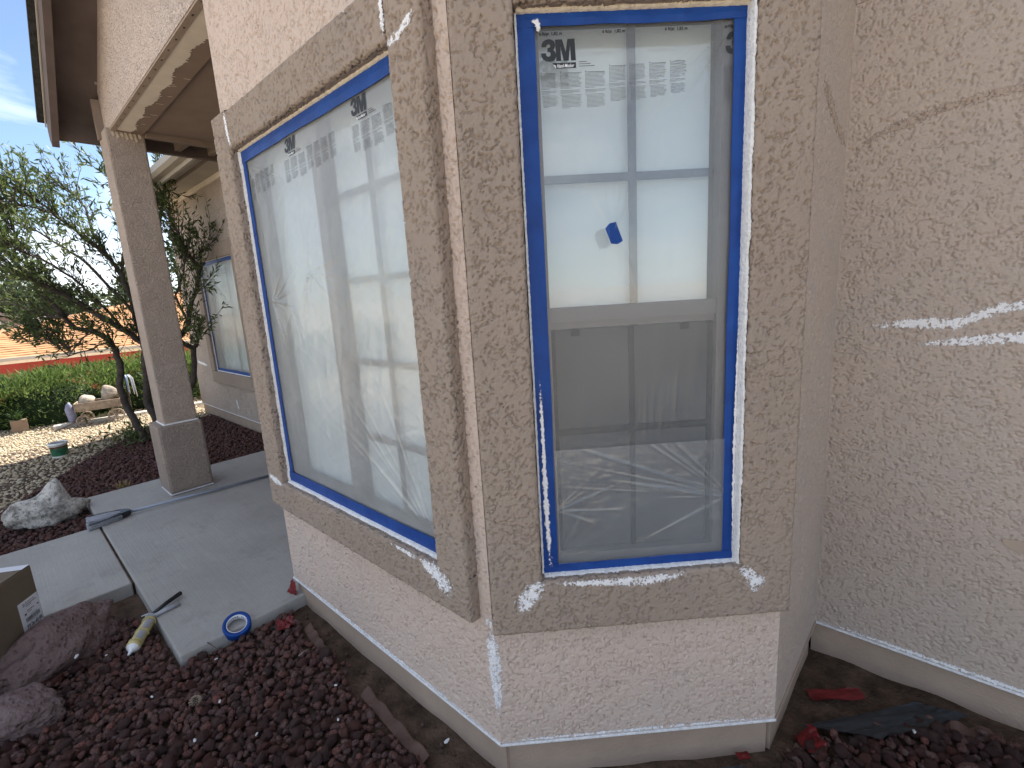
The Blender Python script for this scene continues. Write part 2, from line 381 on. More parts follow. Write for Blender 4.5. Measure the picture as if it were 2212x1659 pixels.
def leaf_mat(name, c1, c2, transl=.35):
    m, nt, p = mat_new(name); out = nt.nodes['Material Output']
    at = nt.nodes.new('ShaderNodeAttribute'); at.attribute_name = 'rnd'
    c = mixc(nt, at.outputs['Fac'], c1, c2)
    c = mixc(nt, mrange(nt, noise(nt, coord(nt), 3, 3), .35, .7, 0, .35), c, tuple(x*.7 for x in c1))
    nt.links.new(c, p.inputs['Base Color']); p.inputs['Roughness'].default_value = .55; p.inputs['Specular IOR Level'].default_value = .3
    tl = nt.nodes.new('ShaderNodeBsdfTranslucent'); nt.links.new(c, tl.inputs[0])
    mx = nt.nodes.new('ShaderNodeMixShader'); mx.inputs[0].default_value = transl
    nt.links.new(p.outputs[0], mx.inputs[1]); nt.links.new(tl.outputs[0], mx.inputs[2]); nt.links.new(mx.outputs[0], out.inputs[0]); return m
MAT['leaf'] = leaf_mat('tree_leaf', (.040, .066, .025), (.15, .19, .06), .4)
MAT['juniper'] = leaf_mat('juniper_leaf', (.045, .09, .026), (.22, .30, .08), .3)
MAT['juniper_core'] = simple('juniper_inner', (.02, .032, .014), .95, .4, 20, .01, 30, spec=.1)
MAT['fartree'] = leaf_mat('far_tree_leaf', (.05, .08, .04), (.11, .14, .07), .25)
MAT['dry_grass'] = simple('dry_grass', (.36, .27, .12), .9, .3, 20)
def tile_roof_mat():
    m, nt, p = mat_new('orange_tile_roof'); co = coord(nt)
    n = noise(nt, coord(nt, (1, .8, 1)), 7, 3); n2 = noise(nt, co, 1.2, 4)
    c = mixc(nt, mrange(nt, n, .3, .7), (.33, .165, .068), (.39, .205, .088))
    c = mixc(nt, mrange(nt, n2, .4, .7, 0, .35), c, (.33, .15, .065))
    nt.links.new(c, p.inputs['Base Color']); p.inputs['Roughness'].default_value = .9; return m
MAT['tile'] = tile_roof_mat()

# ------------------------------------------------------------------ geometry constants (metres)
YB = .908                       # bay front / gable plane
AX, AY = -.990, .908            # bay corner
BX, BY = -.338, 1.560           # other end of the angled face
YM = 2.180                      # main wall plane
BL = -2.560                     # left end of bay
SCR = .140                      # weep screed height
FL = Frame((0, YB, 0), (1, 0, 0), (0, -1, 0))                                  # left bay face, u = world x
FF = Frame((AX, AY, 0), (1, 1, 0), (1, -1, 0))                                 # angled face
FLEN = math.hypot(BX-AX, BY-AY)
FM = Frame((0, YM, 0), (1, 0, 0), (0, -1, 0))                                  # main / wing wall
FR = Frame((BX, BY, 0), (0, 1, 0), (1, 0, 0))                                  # return face

# ------------------------------------------------------------------ the ground
def gh(x, y):
    x = np.asarray(x, float); y = np.asarray(y, float)
    z = np.full(np.broadcast(x, y).shape, -.035)
    z = z-np.clip((-x-12.0)/6, 0, 1)*1.75
    return z
xs = np.concatenate([[-600, -200, -90, -60, -45, -36, -30, -26], np.linspace(-24, 10, 35), [14, 20, 40, 90, 200, 600]])
ys = np.concatenate([[-600, -200, -90, -40, -25, -16], np.linspace(-12, 14, 27), [20, 30, 50, 100, 220, 600]])
GX, GY = np.meshgrid(xs, ys, indexing='ij'); V = np.stack([GX, GY, gh(GX, GY)], -1).reshape(-1, 3)
ny = len(ys); F = [(i*ny+j, (i+1)*ny+j, (i+1)*ny+j+1, i*ny+j+1) for i in range(len(xs)-1) for j in range(ny-1)]
tag(mesh_np('ground', V, F, MAT['ground'], smooth=True), kind='structure')
# dark soil under the lava rock, a little uneven
def sheet(name, x0, x1, y0, y1, z, amp, n, mat, seed=0):
    rg = np.random.default_rng(seed); nx = max(2, int((x1-x0)/n)); nyy = max(2, int((y1-y0)/n))
    X, Y = np.meshgrid(np.linspace(x0, x1, nx), np.linspace(y0, y1, nyy), indexing='ij')
    Z = z+amp*sum(np.sin(X*rg.uniform(5, 25)+Y*rg.uniform(-25, 25)+rg.uniform(0, 6)) for _ in range(5))/2.5
    V = np.stack([X, Y, Z], -1).reshape(-1, 3)
    F = [(i*nyy+j, (i+1)*nyy+j, (i+1)*nyy+j+1, i*nyy+j+1) for i in range(nx-1) for j in range(nyy-1)]
    return tag(mesh_np(name, V, F, mat, smooth=True), kind='structure')
sheet('soil', -3.42, 3.2, -1.0, 2.4, -.008, .007, .05, MAT['dirt'], 1)
sheet('soil', -8.6, -4.63, -1.6, 2.4, -.012, .005, .12, MAT['dirt'], 2)
# porch slab and front walk
bm = bmesh.new(); bx(bm, WORLD, -5.45, -2.48, -.12, .06, -3.42, -.338, .008)
slab = tag(bm_obj('porch_slab', bm, MAT['concrete']), kind='structure')
bm = bmesh.new(); bx(bm, WORLD, -4.63, -3.44, -.12, .056, -.326, 9.0, .008)
walk = tag(bm_obj('front_walk', bm, MAT['concrete']), kind='structure')
box('expansion_joint', WORLD, -4.62, -3.45, -.1, .045, -.339, -.325, MAT['dirt'], slab)

# ------------------------------------------------------------------ the house
house = tag(thing('house', (-2.5, 4.0, 0), 'tan stucco house with a corner bay and a covered porch', 'house'))
H = house
# angled and left faces of the bay, openings for the windows
WL = (-2.395, -1.190, .735, 2.285)       # left window opening  u0 u1 v0 v1 (u = world x)
WF = (.160, .765, .745, 2.285)           # angled window opening (u from the corner)
T = .16
frame_wall('bay_wall', FL, BL, AX-.0, SCR, 2.968, *WL, -T, -.008, MAT['wall'], H)
frame_wall('bay_wall', FF, 0, FLEN, SCR, 3.2, *WF, -T, -.008, MAT['wall'], H)
box('bay_wall', FR, .008, YM-BY+.01, SCR, 3.2, -T, -.008, MAT['wall'], H)
xbox('bay_wall', BX-.0075, BX+.0, BY, YM+.006, 2.482, 3.2, MAT['wall'], H)
xbox('bay_wall', BL, BL+T, YB+T+.002, 3.4, SCR, 2.968, MAT['wall'], H)
# gable wall above the porch and bay
EX0, RX, RZ, SL = -5.22, -2.86, 0, .73
def deck(x): return 3.10+SL*(x-EX0) if x < RX else 3.10+SL*(2*RX-EX0-x)
bm = bmesh.new()
prof = [(-4.95, 2.972), (AX-.02, 2.972), (AX-.02, deck(AX-.02)-.02), (RX, deck(RX)-.02), (-4.95, deck(-4.95)-.02)]
f1 = [bm.verts.new((x, YB, z)) for x, z in prof]; f2 = [bm.verts.new((x, YB+.21, z)) for x, z in prof]
bm.faces.new(f1); bm.faces.new(f2[::-1])
for i in range(5): bm.faces.new([f1[i], f2[i], f2[(i+1) % 5], f1[(i+1) % 5]])
bm_obj('gable_wall', bm, MAT['wall'], H)
# main walls, wing, recessed entry
xbox('main_wall', BX-T, 9.0, YM+.008, YM+T, SCR, 3.3, MAT['main'], H)
xbox('main_wall', .422, 8.9, YM, YM+.0078, SCR, 3.3, MAT['main'], H)
xbox('main_wall', BX+.001, .4218, YM, YM+.0078, 2.482, 3.3, MAT['main'], H)
WW = (-7.76, -6.42, .735, 2.24)
frame_wall('wing_wall', FM, -8.88, -5.60, SCR, 3.2, *WW, -T, 0, MAT['main'], H)
xbox('wing_wall', -8.88, -8.72, YM+T+.002, 9, SCR, 3.2, MAT['main'], H)
xbox('entry_wall', -5.60, -5.44, YM+.002, 3.56, SCR, 3.2, MAT['main'], H)
xbox('entry_wall', -5.43, BL+.3, 3.40, 3.56, SCR-.08, 3.2, MAT['main'], H)
xbox('back_wall', -8.8, 9, 9.0, 9.16, SCR, 3.2, MAT['main'], H)
xbox('side_wall', 8.84, 9.0, YM+T+.002, 9, SCR, 3.2, MAT['main'], H)
box('front_door', Frame((-4.1, 3.396, 0), (1, 0, 0), (0, -1, 0)), 0, .95, .07, 2.1, -.01, .03, MAT['wood_brown'], H)
# stem walls (foundation) set back under the screed
def stem(fr, u0, u1, w=-.012, t=.2): box('foundation', fr, u0, u1, -.15, SCR-.006, w-t, w, MAT['stem'], H)
stem(FL, BL+.012, AX+.008); stem(FF, .02, FLEN-.02, -.0125); stem(FR, .01, YM-BY-.03, -.013); stem(FM, BX-.012, 9); stem(FM, -8.86, -5.6)
# weep screed: thin metal lip painted over with white
for fr, a, b in ((FL, BL-.004, AX+.004), (FF, -.004, FLEN+.004), (FR, 0, YM-BY), (FM, BX, 9), (FM, -8.89, -5.6)):
    box('weep_screed', fr, a, b, SCR-.010, SCR-.001, -.02, .006, MAT['paint_white'] if fr is not FR else MAT['stem'], H, .002, 1)
# roofs
def roof_quad(name, pts, t, mat):
    bm = bmesh.new(); a = [bm.verts.new(p) for p in pts]; b = [bm.verts.new((p[0], p[1], p[2]-t)) for p in pts]; n = len(pts)
    bm.faces.new(a); bm.faces.new(b[::-1])
    for i in range(n): bm.faces.new([a[i], b[i], b[(i+1) % n], a[(i+1) % n]])
    return bm_obj(name, bm, mat, H)
GE = 2*RX-EX0                                            # right eave of the gable roof
for side in (-1, 1):
    ex = EX0-.04 if side < 0 else GE+.04
    ez = deck(EX0)-.03
    roof_quad('roof', [(ex, .625, ez), (RX, .625, deck(RX)), (RX, 8.5, deck(RX)), (ex, 8.5, ez)], .03, MAT['wood_brown'])
    roof_quad('shingles', [(ex-.02*(-side), .565, ez+.034), (RX, .565, deck(RX)+.036), (RX, 8.52, deck(RX)+.036), (ex-.02*(-side), 8.52, ez+.034)], .032, MAT['shingle'])
# rake fascia + drip
for side in (-1,):
    x0, x1 = EX0-.04, RX; z0 = deck(EX0)-.06; z1 = deck(RX)-.032
    bm = bmesh.new()
    for (ya, yb, dz) in ((.612, .655, .15),):
        pr = [(x0, z0), (x1, z1), (x1, z1-dz), (x0+.05, z0-dz), (x0, z0-.09)]
        a = [bm.verts.new((x, ya, z)) for x, z in pr]; b = [bm.verts.new((x, yb, z)) for x, z in pr]
        bm.faces.new(a); bm.faces.new(b[::-1])
        for i in range(5): bm.faces.new([a[i], b[i], b[(i+1) % 5], a[(i+1) % 5]])
    bm_obj('rake_fascia', bm, MAT['wood_brown'], H)
    bm = bmesh.new(); pr = [(x0-.01, z0+.028), (x1, z1+.03), (x1, z1+.005), (x0-.01, z0+.002)]
    a = [bm.verts.new((x, .603, z)) for x, z in pr]; b = [bm.verts.new((x, .611, z)) for x, z in pr]
    bm.faces.new(a); bm.faces.new(b[::-1])
    for i in range(4): bm.faces.new([a[i], b[i], b[(i+1) % 4], a[(i+1) % 4]])
    bm_obj('drip_edge', bm, MAT['gutter'], H)
xbox('eave_fascia', EX0-.03, EX0+.02, .657, 2.06, 2.955, 3.085, MAT['wood_brown'], H)
xbox('corner_board', -4.998, -4.952, .86, .907, 2.93, 3.21, MAT['fascia'], H)
# thin cable trim down the stucco edge
xbox('trim_bead', -4.905, -4.885, .893, .907, 3.30, 3.42, MAT['gutter'], H)
# porch ceiling, vent strip, half painted with cream primer
xbox('porch_ceiling', -4.78, BL+.002, 1.12, 3.40, 2.985, 3.03, MAT['ceiling'], H)
xbox('ceiling_moulding', -4.83, -4.784, 1.125, 3.38, 2.945, 3.0, MAT['fascia'], H, .006)
for k, yy in enumerate((1.42, 1.68)):
    bm = bmesh.new(); pr = [(-4.835, 2.97), (-4.835, 3.10), (EX0+.021, 3.085), (EX0+.021, 2.985)]
    a = [bm.verts.new((x, yy, z)) for x, z in pr]; b = [bm.verts.new((x, yy+.045, z)) for x, z in pr]
    bm.faces.new(a); bm.faces.new(b[::-1])
    for i in range(4): bm.faces.new([a[i], b[i], b[(i+1) % 4], a[(i+1) % 4]])
    bm_obj('rafter_tail', bm, MAT['fascia'], H)
xbox('vent_strip', -4.809, BL, .912, .946, 2.962, 2.9705, MAT['stem'], H)
for i in range(15):
    x = -4.66+i*.145
    xbox('vent_hole', x, x+.012, .925, .933, 2.9598, 2.9618, MAT['plastic_dark'], H)
# primer brushed on the soffit: ragged edge
def ribbon(name, fr_pts, wid, mat, parent, nrm, nw=9, rag=.35, seed=0, lift=.0035, rough_end=True, fr=None, key=None):
    """paint stroke along a polyline lying on a plane with normal nrm; attribute edge 0..1"""
    rg = np.random.default_rng(seed); P = [Vector(p) for p in fr_pts]; n = Vector(nrm).normalized()
    seglen = [(P[i+1]-P[i]).length for i in range(len(P)-1)]; L = sum(seglen); N = max(8, int(L/(.0035 if key else .008))); V = []; E = []
    if key: nw = max(nw, int(max(wid if isinstance(wid, (list, tuple)) else [wid])/.0035))
    wl = wid if isinstance(wid, (list, tuple)) else [wid]*len(P)
    for k in range(N+1):
        s = L*k/N; i = 0
        while i < len(seglen)-1 and s > seglen[i]: s -= seglen[i]; i += 1
        t = min(1, s/seglen[i]); p = P[i].lerp(P[i+1], t); d = (P[i+1]-P[i]).normalized(); sd = n.cross(d).normalized()
        w0 = (wl[i]*(1-t)+wl[i+1]*t)*(1+rag*(rg.random()-.5))
        tt = k/N; endf = min(1, min(tt, 1-tt)/.22) if rough_end else 1
        off = (rg.random()-.5)*wid_mean(wl)*.12*rag
        for j in range(nw):
            q = j/(nw-1)*2-1
            V.append(p+sd*(q*w0*.5+off)+n*lift); E.append((1-abs(q)**1.6)*(.35+.65*endf))
    if key:
        A_ = np.array([v[:] for v in V])-np.array(fr.o); uu = A_@np.array(fr.u); vv = A_[:, 2]
        h, g = relief(uu, vv, *REL[key]); V = [v+n*float(x) for v, x in zip(V, h)]; E = list(np.array(E)-.55*g)
    F = [(k*nw+j, k*nw+j+1, (k+1)*nw+j+1, (k+1)*nw+j) for k in range(N) for j in range(nw-1)]
    return mesh_np(name, [tuple(v) for v in V], F, mat, parent, attrs={'edge': E})
def wid_mean(l): return sum(l)/len(l)
# cream area with a ragged far edge
rg = np.random.default_rng(3); N = 190; V = []; F = []
for k in range(N+1):
    x = -4.78+(BL+4.78)*k/N
    y1 = 1.030+.010*math.sin(k*.21)+.008*math.sin(k*.083+1)+rg.uniform(-.007, .007)+(.016 if rg.random() > .92 else 0)
    V += [(x, .947, 2.9655), (x, y1, 2.9655)]
    if k: F.append((2*k-2, 2*k-1, 2*k+1, 2*k))
mesh('primer_coat', V, F, MAT['cream'], H)
xbox('beam_underside', -4.809, BL, .9462, 1.119, 2.967, 2.9704, MAT['ceiling'], H)
for k in range(9):
    x = random.uniform(-4.6, -2.9); y = random.uniform(1.04, 1.08)
    ribbon('brush_stroke', [(x, y, 2.966), (x+.01, y+random.uniform(.02, .05), 2.966)], random.uniform(.008, .018), MAT['smear_cream'], H, (0, 0, -1), 5, .3, 40+k, .002)
for k in range(7):
    x = random.uniform(-4.80, -4.80); y = .92+k*.028
    ribbon('brush_stroke', [(-4.808+k*.0008, y, 2.962), (-4.808+k*.0008, y+.006, 2.962-random.uniform(.02, .06))], .020, MAT['smear_cream'], H, (1, 0, 0), 5, .3, 60+k, .002)
# column
xbox('column', -5.06, -4.81, .880, 1.125, .665, 2.9835, MAT['column'], H, .012)
xbox('column_base', -5.115, -4.785, .825, 1.155, .075, .67, MAT['column_base'], H, .022)
xbox('column_caulk', -5.066, -4.804, .874, 1.131, .664, .682, MAT['paint_white'], H, .004)
xbox('column_caulk', -5.112, -4.788, .828, 1.152, .066, .078, MAT['paint_white'], H, .003)
xbox('column_plinth', -5.10, -4.80, .84, 1.14, .05, .066, MAT['red'], H)
# main roof (behind) and wing eave
roof_quad('roof', [(-9.3, 1.70, 3.28), (9.4, 1.70, 3.28), (9.4, 5.8, 5.2), (-9.3, 5.8, 5.2)], .06, MAT['shingle'])
roof_quad('roof', [(-9.3, 9.6, 3.28), (-9.3, 5.8, 5.2), (9.4, 5.8, 5.2), (9.4, 9.6, 3.28)], .06, MAT['shingle'])
xbox('wing_fascia', -9.32, -5.32, 1.69, 1.719, 3.06, 3.215, MAT['gutter'], H)
xbox('wing_soffit', -9.3, -5.32, 1.722, YM-.003, 3.16, 3.18, MAT['gutter'], H)
xbox('soffit_groove', -9.3, -5.32, 1.90, 1.935, 3.150, 3.1595, MAT['fascia'], H)
bm = bmesh.new()
gp = [(1.60, 3.21), (1.585, 3.13), (1.62, 3.10), (1.686, 3.10), (1.686, 3.21), (1.676, 3.21), (1.676, 3.11), (1.625, 3.11), (1.595, 3.135), (1.608, 3.21)]
a = [bm.verts.new((-9.33, y, z)) for y, z in gp]; b = [bm.verts.new((-5.32, y, z)) for y, z in gp]
for i in range(10): bm.faces.new([a[i], b[i], b[(i+1) % 10], a[(i+1) % 10]])
bm.faces.new(a); bm.faces.new(b[::-1]); bm_obj('gutter', bm, MAT['gutter'], H)
xbox('frieze_board', -8.8, -5.62, YM-.022, YM-.003, 3.10, 3.158, MAT['cream'], H)
# ---- modelled stucco relief: flat pads broken by short winding grooves
_LAT = np.random.default_rng(99).random((8, 256, 256)).astype(np.float32)*2-1
def vn(x, y, k):
    L = _LAT[k % 8]; xi = np.floor(x).astype(int); yi = np.floor(y).astype(int); fx = x-xi; fy = y-yi
    fx = fx*fx*(3-2*fx); fy = fy*fy*(3-2*fy); a = xi & 255; b = (xi+1) & 255; c = yi & 255; d = (yi+1) & 255
    return (L[a, c]*(1-fx)+L[b, c]*fx)*(1-fy)+(L[a, d]*(1-fx)+L[b, d]*fx)*fy
def sst(a, b, x): t = np.clip((x-a)/(b-a), 0, 1); return t*t*(3-2*t)
def relief(u, v, sc=1.0, seed=0):
    """(height in metres, 0..1 groove mask); u, v in metres"""
    u = np.asarray(u, float)*sc+seed*3.7+20; v = np.asarray(v, float)*sc+seed*1.9+20
    wu = u+.009*vn(u*38, v*38, 1)+.004*vn(u*90, v*90, 2); wv = v+.009*vn(u*38, v*38, 3)+.004*vn(u*90, v*90, 4)
    n1 = vn(wu*52, wv*46, 5)+.4*vn(wu*110, wv*100, 6); m1 = sst(-.05, .30, vn(u*70, v*70, 7)+.45*vn(u*17, v*17, 0))
    n2 = vn(wu*88+9, wv*80, 2)+.3*vn(wu*170, wv*170, 3); m2 = sst(.12, .42, vn(u*95, v*95, 1)+.3*vn(u*23, v*23, 5))
    g = np.maximum(np.exp(-(n1/.14)**2)*m1, .85*np.exp(-(n2/.18)**2)*m2)
    pads = sst(-.12, .10, n1)*.0016*(.4+.6*m1)
    h = -{3: .0085, 4: .0075, 6: .0095, 2: .0105}.get(seed, .0125)*g+pads+.0009*vn(u*33, v*33, 4)+.0004*vn(u*150, v*150, 6)
    return h/sc**.5, g
def grid_mesh(name, P, mat, parent):
    nu, nv = P.shape[:2]; i, j = np.meshgrid(np.arange(nu-1), np.arange(nv-1), indexing='ij'); k = (i*nv+j).ravel()
    return mesh_np(name, P.reshape(-1, 3), np.stack([k, k+nv, k+nv+1, k+1], -1), mat, parent, smooth=True)
def panel(name, fr, u0, u1, v0, v1, res, mat, sc=1.0, seed=0, parent=None):
    U, Vv = np.meshgrid(np.linspace(u0, u1, int((u1-u0)/res)+2), np.linspace(v0, v1, int((v1-v0)/res)+2), indexing='ij')
    h, g = relief(U, Vv, sc, seed); fade = np.clip(np.minimum(np.minimum(U-u0, u1-U), np.minimum(Vv-v0, v1-Vv))/.006, 0, 1)
    P = fr.pn(np.stack([U.ravel(), Vv.ravel(), (h*fade).ravel()], -1)).reshape(*U.shape, 3)
    return grid_mesh(name, P, mat, parent)
def block(name, fr, u0, u1, v0, v1, t, res, mat, sc=1.0, seed=0, bev=.012, parent=None, open_lo=False, notch=None):
    """a foam trim piece: rounded edges, sides, relief all over"""
    def prof(a, b, olo=False):
        side = [(a, t*q) for q in np.linspace(0, 1-bev/t, max(3, int(t/res)))]
        arc = [(a+bev*(1-math.cos(x)), t-bev+bev*math.sin(x)) for x in np.linspace(0, math.pi/2, 6)[1:]]
        flat = [(q, t) for q in np.arange(a+bev+res, b-bev-res*.5, res)]
        L = side+arc
        if olo: L0 = [(q, t) for q in np.linspace(a, a+bev, 5)]
        return (L0 if olo else L)+flat+[(a+b-x, h) for x, h in L[::-1]]
    pu, pv = prof(u0, u1), prof(v0, v1, open_lo)
    U = np.array([p[0] for p in pu])[:, None]+0*np.array([p[0] for p in pv])[None]; Vv = np.array([p[0] for p in pv])[None]+0*U
    Wd = np.minimum(np.array([p[1] for p in pu])[:, None], np.array([p[1] for p in pv])[None])
    if notch:
        hv = np.array([p[1] for p in pv])[None]+0*U; vv_ = np.array([p[0] for p in pv])[None]+0*U
        top = (np.arange(len(pv)) > len(pv)/2)[None] & ((U < notch[0]-.001) | (U > notch[1]+.001))
        Wd = np.where(top, np.array([p[1] for p in pu])[:, None], Wd)
    P = np.stack([U, Vv, Wd], -1)
    du = np.gradient(P, axis=0); dv = np.gradient(P, axis=1); n = np.cross(du, dv); ln = np.linalg.norm(n, axis=-1, keepdims=True); n = np.where(ln > 1e-12, n/np.maximum(ln, 1e-12), np.array([0, 0, 1.]))
    # unfold so that the pattern runs on over the edges
    su = np.array([p[0] for p in pu])+np.where(np.arange(len(pu)) < len(pu)/2, -1, 1)*(t-np.array([p[1] for p in pu])); sv = np.array([p[0] for p in pv])+np.where(np.arange(len(pv)) < len(pv)/2, -1, 1)*(t-np.array([p[1] for p in pv]))
    SV = sv[None]+0*U
    if notch: SV = np.where(top, Vv, SV)
    h, g = relief(su[:, None]+0*U, SV, sc, seed)
    h = h*np.clip(Wd/.004, 0, 1)*.95
    P = P+n*h[..., None]
    Q = fr.pn(P.reshape(-1, 3)).reshape(*U.shape, 3); return grid_mesh(name, Q, mat, parent)
REL = {'FL': (1.3, 1), 'FF': (1.35, 2), 'FM': (1.38, 3), 'FR': (1.4, 4), 'TL': (1.22, 5), 'TF': (1.2, 6)}
panel('stucco_face', FL, BL, AX, SCR, .60, .0032, MAT['wall_r'], *REL['FL'], H)
panel('stucco_face', FL, BL, AX, 2.415, 2.966, .0034, MAT['wall_r'], *REL['FL'], H)
panel('stucco_face', FL, -1.06, AX, .60, 2.415, .0034, MAT['wall_r'], *REL['FL'], H)
panel('stucco_face', FF, 0, FLEN, SCR, .60, .0027, MAT['wall_r'], *REL['FF'], H)
panel('stucco_face', FR, 0, YM-BY, SCR, 2.48, .0034, MAT['main_r'], *REL['FR'], H)  # dimmer stucco than the left face: its lesser sky light put into the colour
panel('stucco_face', FM, BX, .42, SCR, 2.48, .0031, MAT['main_r'], *REL['FM'], H)
def trim(fr, u0, u1, v0, v1, win, t, mat, key, res):
    a, b, c, d = win
    mk = (lambda nm, *q, **k_: block(nm, fr, *q, t, res, mat, *REL[key], parent=H, **k_)) if key else (lambda nm, x0, x1, y0, y1, **k_: box(nm, fr, x0, x1, y0, y1, .0005, t, mat, H, .012, 3))
    mk('trim_jamb', u0, a, c, v1, open_lo=True); mk('trim_jamb', b, u1, c, v1, open_lo=True)
    mk('trim_header', a+.0012, b-.0012, d-.008, v1-.012); mk('trim_sill', u0, u1, v0, c-(0 if key else .0012), notch=(a, b))
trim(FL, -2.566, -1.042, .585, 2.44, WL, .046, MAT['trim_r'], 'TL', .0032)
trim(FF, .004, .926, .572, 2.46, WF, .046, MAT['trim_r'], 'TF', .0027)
trim(FM, -7.93, -6.25, .56, 2.42, WW, .045, MAT['trim'], None, 0)

# ---- windows
def window(fr, win, muntin_u, muntin_v, split_v=None, split_u=None, screen=False, fws=(.045, .045, .045, .012)):
    a, b, c, d = win; fl_, fr_, fb_, ft_ = fws
    bm = bmesh.new()
    for (x0, x1, y0, y1) in ((a+.001, b-.001, c+.001, c+fb_), (a+.001, b-.001, d-ft_, d-.001), (a+.001, a+fl_, c+fb_, d-ft_), (b-fr_, b-.001, c+fb_, d-ft_)):
        bx(bm, fr, x0, x1, y0, y1, -.11, -.022)
    wn_ = bm_obj('window', bm, MAT['vinyl'], H)
    gw = -.060; A, B, Cc, Dd = a+fl_, b-fr_, c+fb_, d-ft_
    def sub(nm, u0, u1, v0, v1, w0, w1, mt): return box(nm, fr, u0, u1, v0, v1, w0, w1, mt, wn_)
    if split_v:
        sub('meeting_rail', A, B, split_v-.022, split_v+.020, -.088, -.028, MAT['vinyl'])
        sub('meeting_rail', A, B, split_v-.040, split_v-.023, -.088, -.040, MAT['vinyl'])
    if split_u: sub('meeting_stile', split_u-.03, split_u+.03, Cc, Dd, -.088, -.028, MAT['vinyl'])
    for q in muntin_u: sub('muntin', q-.0105, q+.0105, Cc, Dd, gw-.012, gw-.002, MAT['vinyl'])
    for (q, u0, u1) in muntin_v: sub('muntin', max(A, u0), min(B, u1), q-.0105, q+.0105, gw-.0125, gw-.0025, MAT['vinyl'])
    sub('glass_pane', A, B, Cc, Dd, gw+.0, gw+.003, MAT['glass'])
    sub('blind', a+.01, b-.01, c+.01, d-.01, -.100, -.090, MAT['blind'])
    if screen and split_v:
        sub('insect_screen', A+.004, B-.004, Cc+.004, split_v-.042, -.051, -.049, MAT['screen'])
        for uu in (.30, .62): sub('screen_latch', uu-.012, uu+.012, split_v-.062, split_v-.042, -.048, -.040, MAT['screen_bar'])
        sub('screen_frame', A, A+.014, Cc, split_v-.042, -.055, -.043, MAT['screen_bar'])
        sub('screen_frame', B-.014, B, Cc, split_v-.042, -.055, -.043, MAT['screen_bar'])
        sub('screen_bar', A+.014, B-.014, 1.165, 1.185, -.0485, -.043, MAT['screen_bar'])
        sub('screen_bar', .455, .471, Cc, split_v-.042, -.0485, -.043, MAT['screen_bar'])
    return wn_
window(FF, WF, [.478], [(1.895, .205, .72)], split_v=1.525, screen=True, fws=(.066, .060, .045, .007))
window(FL, WL, [-1.50], [(2.0-.02, -1.77, -1.235), (1.675, -1.77, -1.235), (1.365, -1.77, -1.235), (1.06, -1.77, -1.235)], split_u=-1.795)
window(FM, WW, [-7.0], [(1.5, -7.72, -6.46)])

# ---- masking film, tape and print
def wave_field(seed, n, fu, fv, amp):
    rg = np.random.default_rng(seed)
    ks = [(rg.uniform(*fu)*rg.choice([-1, 1]), rg.uniform(*fv)*rg.choice([-1, 1]), rg.uniform(0, 6.28), rg.uniform(.4, 1)) for _ in range(n)]
    def f(u, v):
        s = 0
        for a, b, ph, am in ks:
            x = np.sin(a*u+b*v+ph+.7*np.sin(b*.6*v+a*.21*u+ph*2)); s = s+am*(1-np.abs(x))**2
        return amp*s/n
    return f
def pleats(cu, cv, seed, n, length, amp, a0=0, a1=6.28, wdt=.05):
    rg = np.random.default_rng(seed); L = [(rg.uniform(a0, a1), rg.uniform(.4, 1)*length, rg.uniform(.4, 1)*amp, rg.uniform(.5, 1.4)*wdt) for _ in range(n)]
    def f(u, v):
        du, dv = u-cu, v-cv; r = np.hypot(du, dv)+1e-6; th = np.arctan2(dv, du); s = 0
        for t, l, am, wd in L:
            dth = (th-t+np.pi) % (2*np.pi)-np.pi; off = np.abs(dth)*r
            w_ = .002+.02*r*wd*4
            s = s+am*np.exp(-(off/w_)**2)*np.exp(-(r/l)**2)*(1-np.exp(-(r/.012)**2))*(np.abs(dth) < 1.2)
        return s
    return f
def edge_fade(win, m=.05):
    a, b, c, d = win
    return lambda u, v: np.clip(np.minimum(np.minimum(u-a, b-u), np.minimum(v-c, d-v))/m, 0, 1)
def film_sheet(name, fr, win, fn, nu, nv, mat, parent, w=-.004):
    a, b, c, d = win; U, Vv = np.meshgrid(np.linspace(a, b, nu), np.linspace(c, d, nv), indexing='ij')
    Wd = w+fn(U, Vv); P = fr.pn(np.stack([U.ravel(), Vv.ravel(), Wd.ravel()], -1))
    i, j = np.meshgrid(np.arange(nu-1), np.arange(nv-1), indexing='ij'); k = (i*nv+j).ravel()
    F = np.stack([k, k+nv, k+nv+1, k+1], -1)
    return mesh_np(name, P, F, mat, parent, smooth=True)
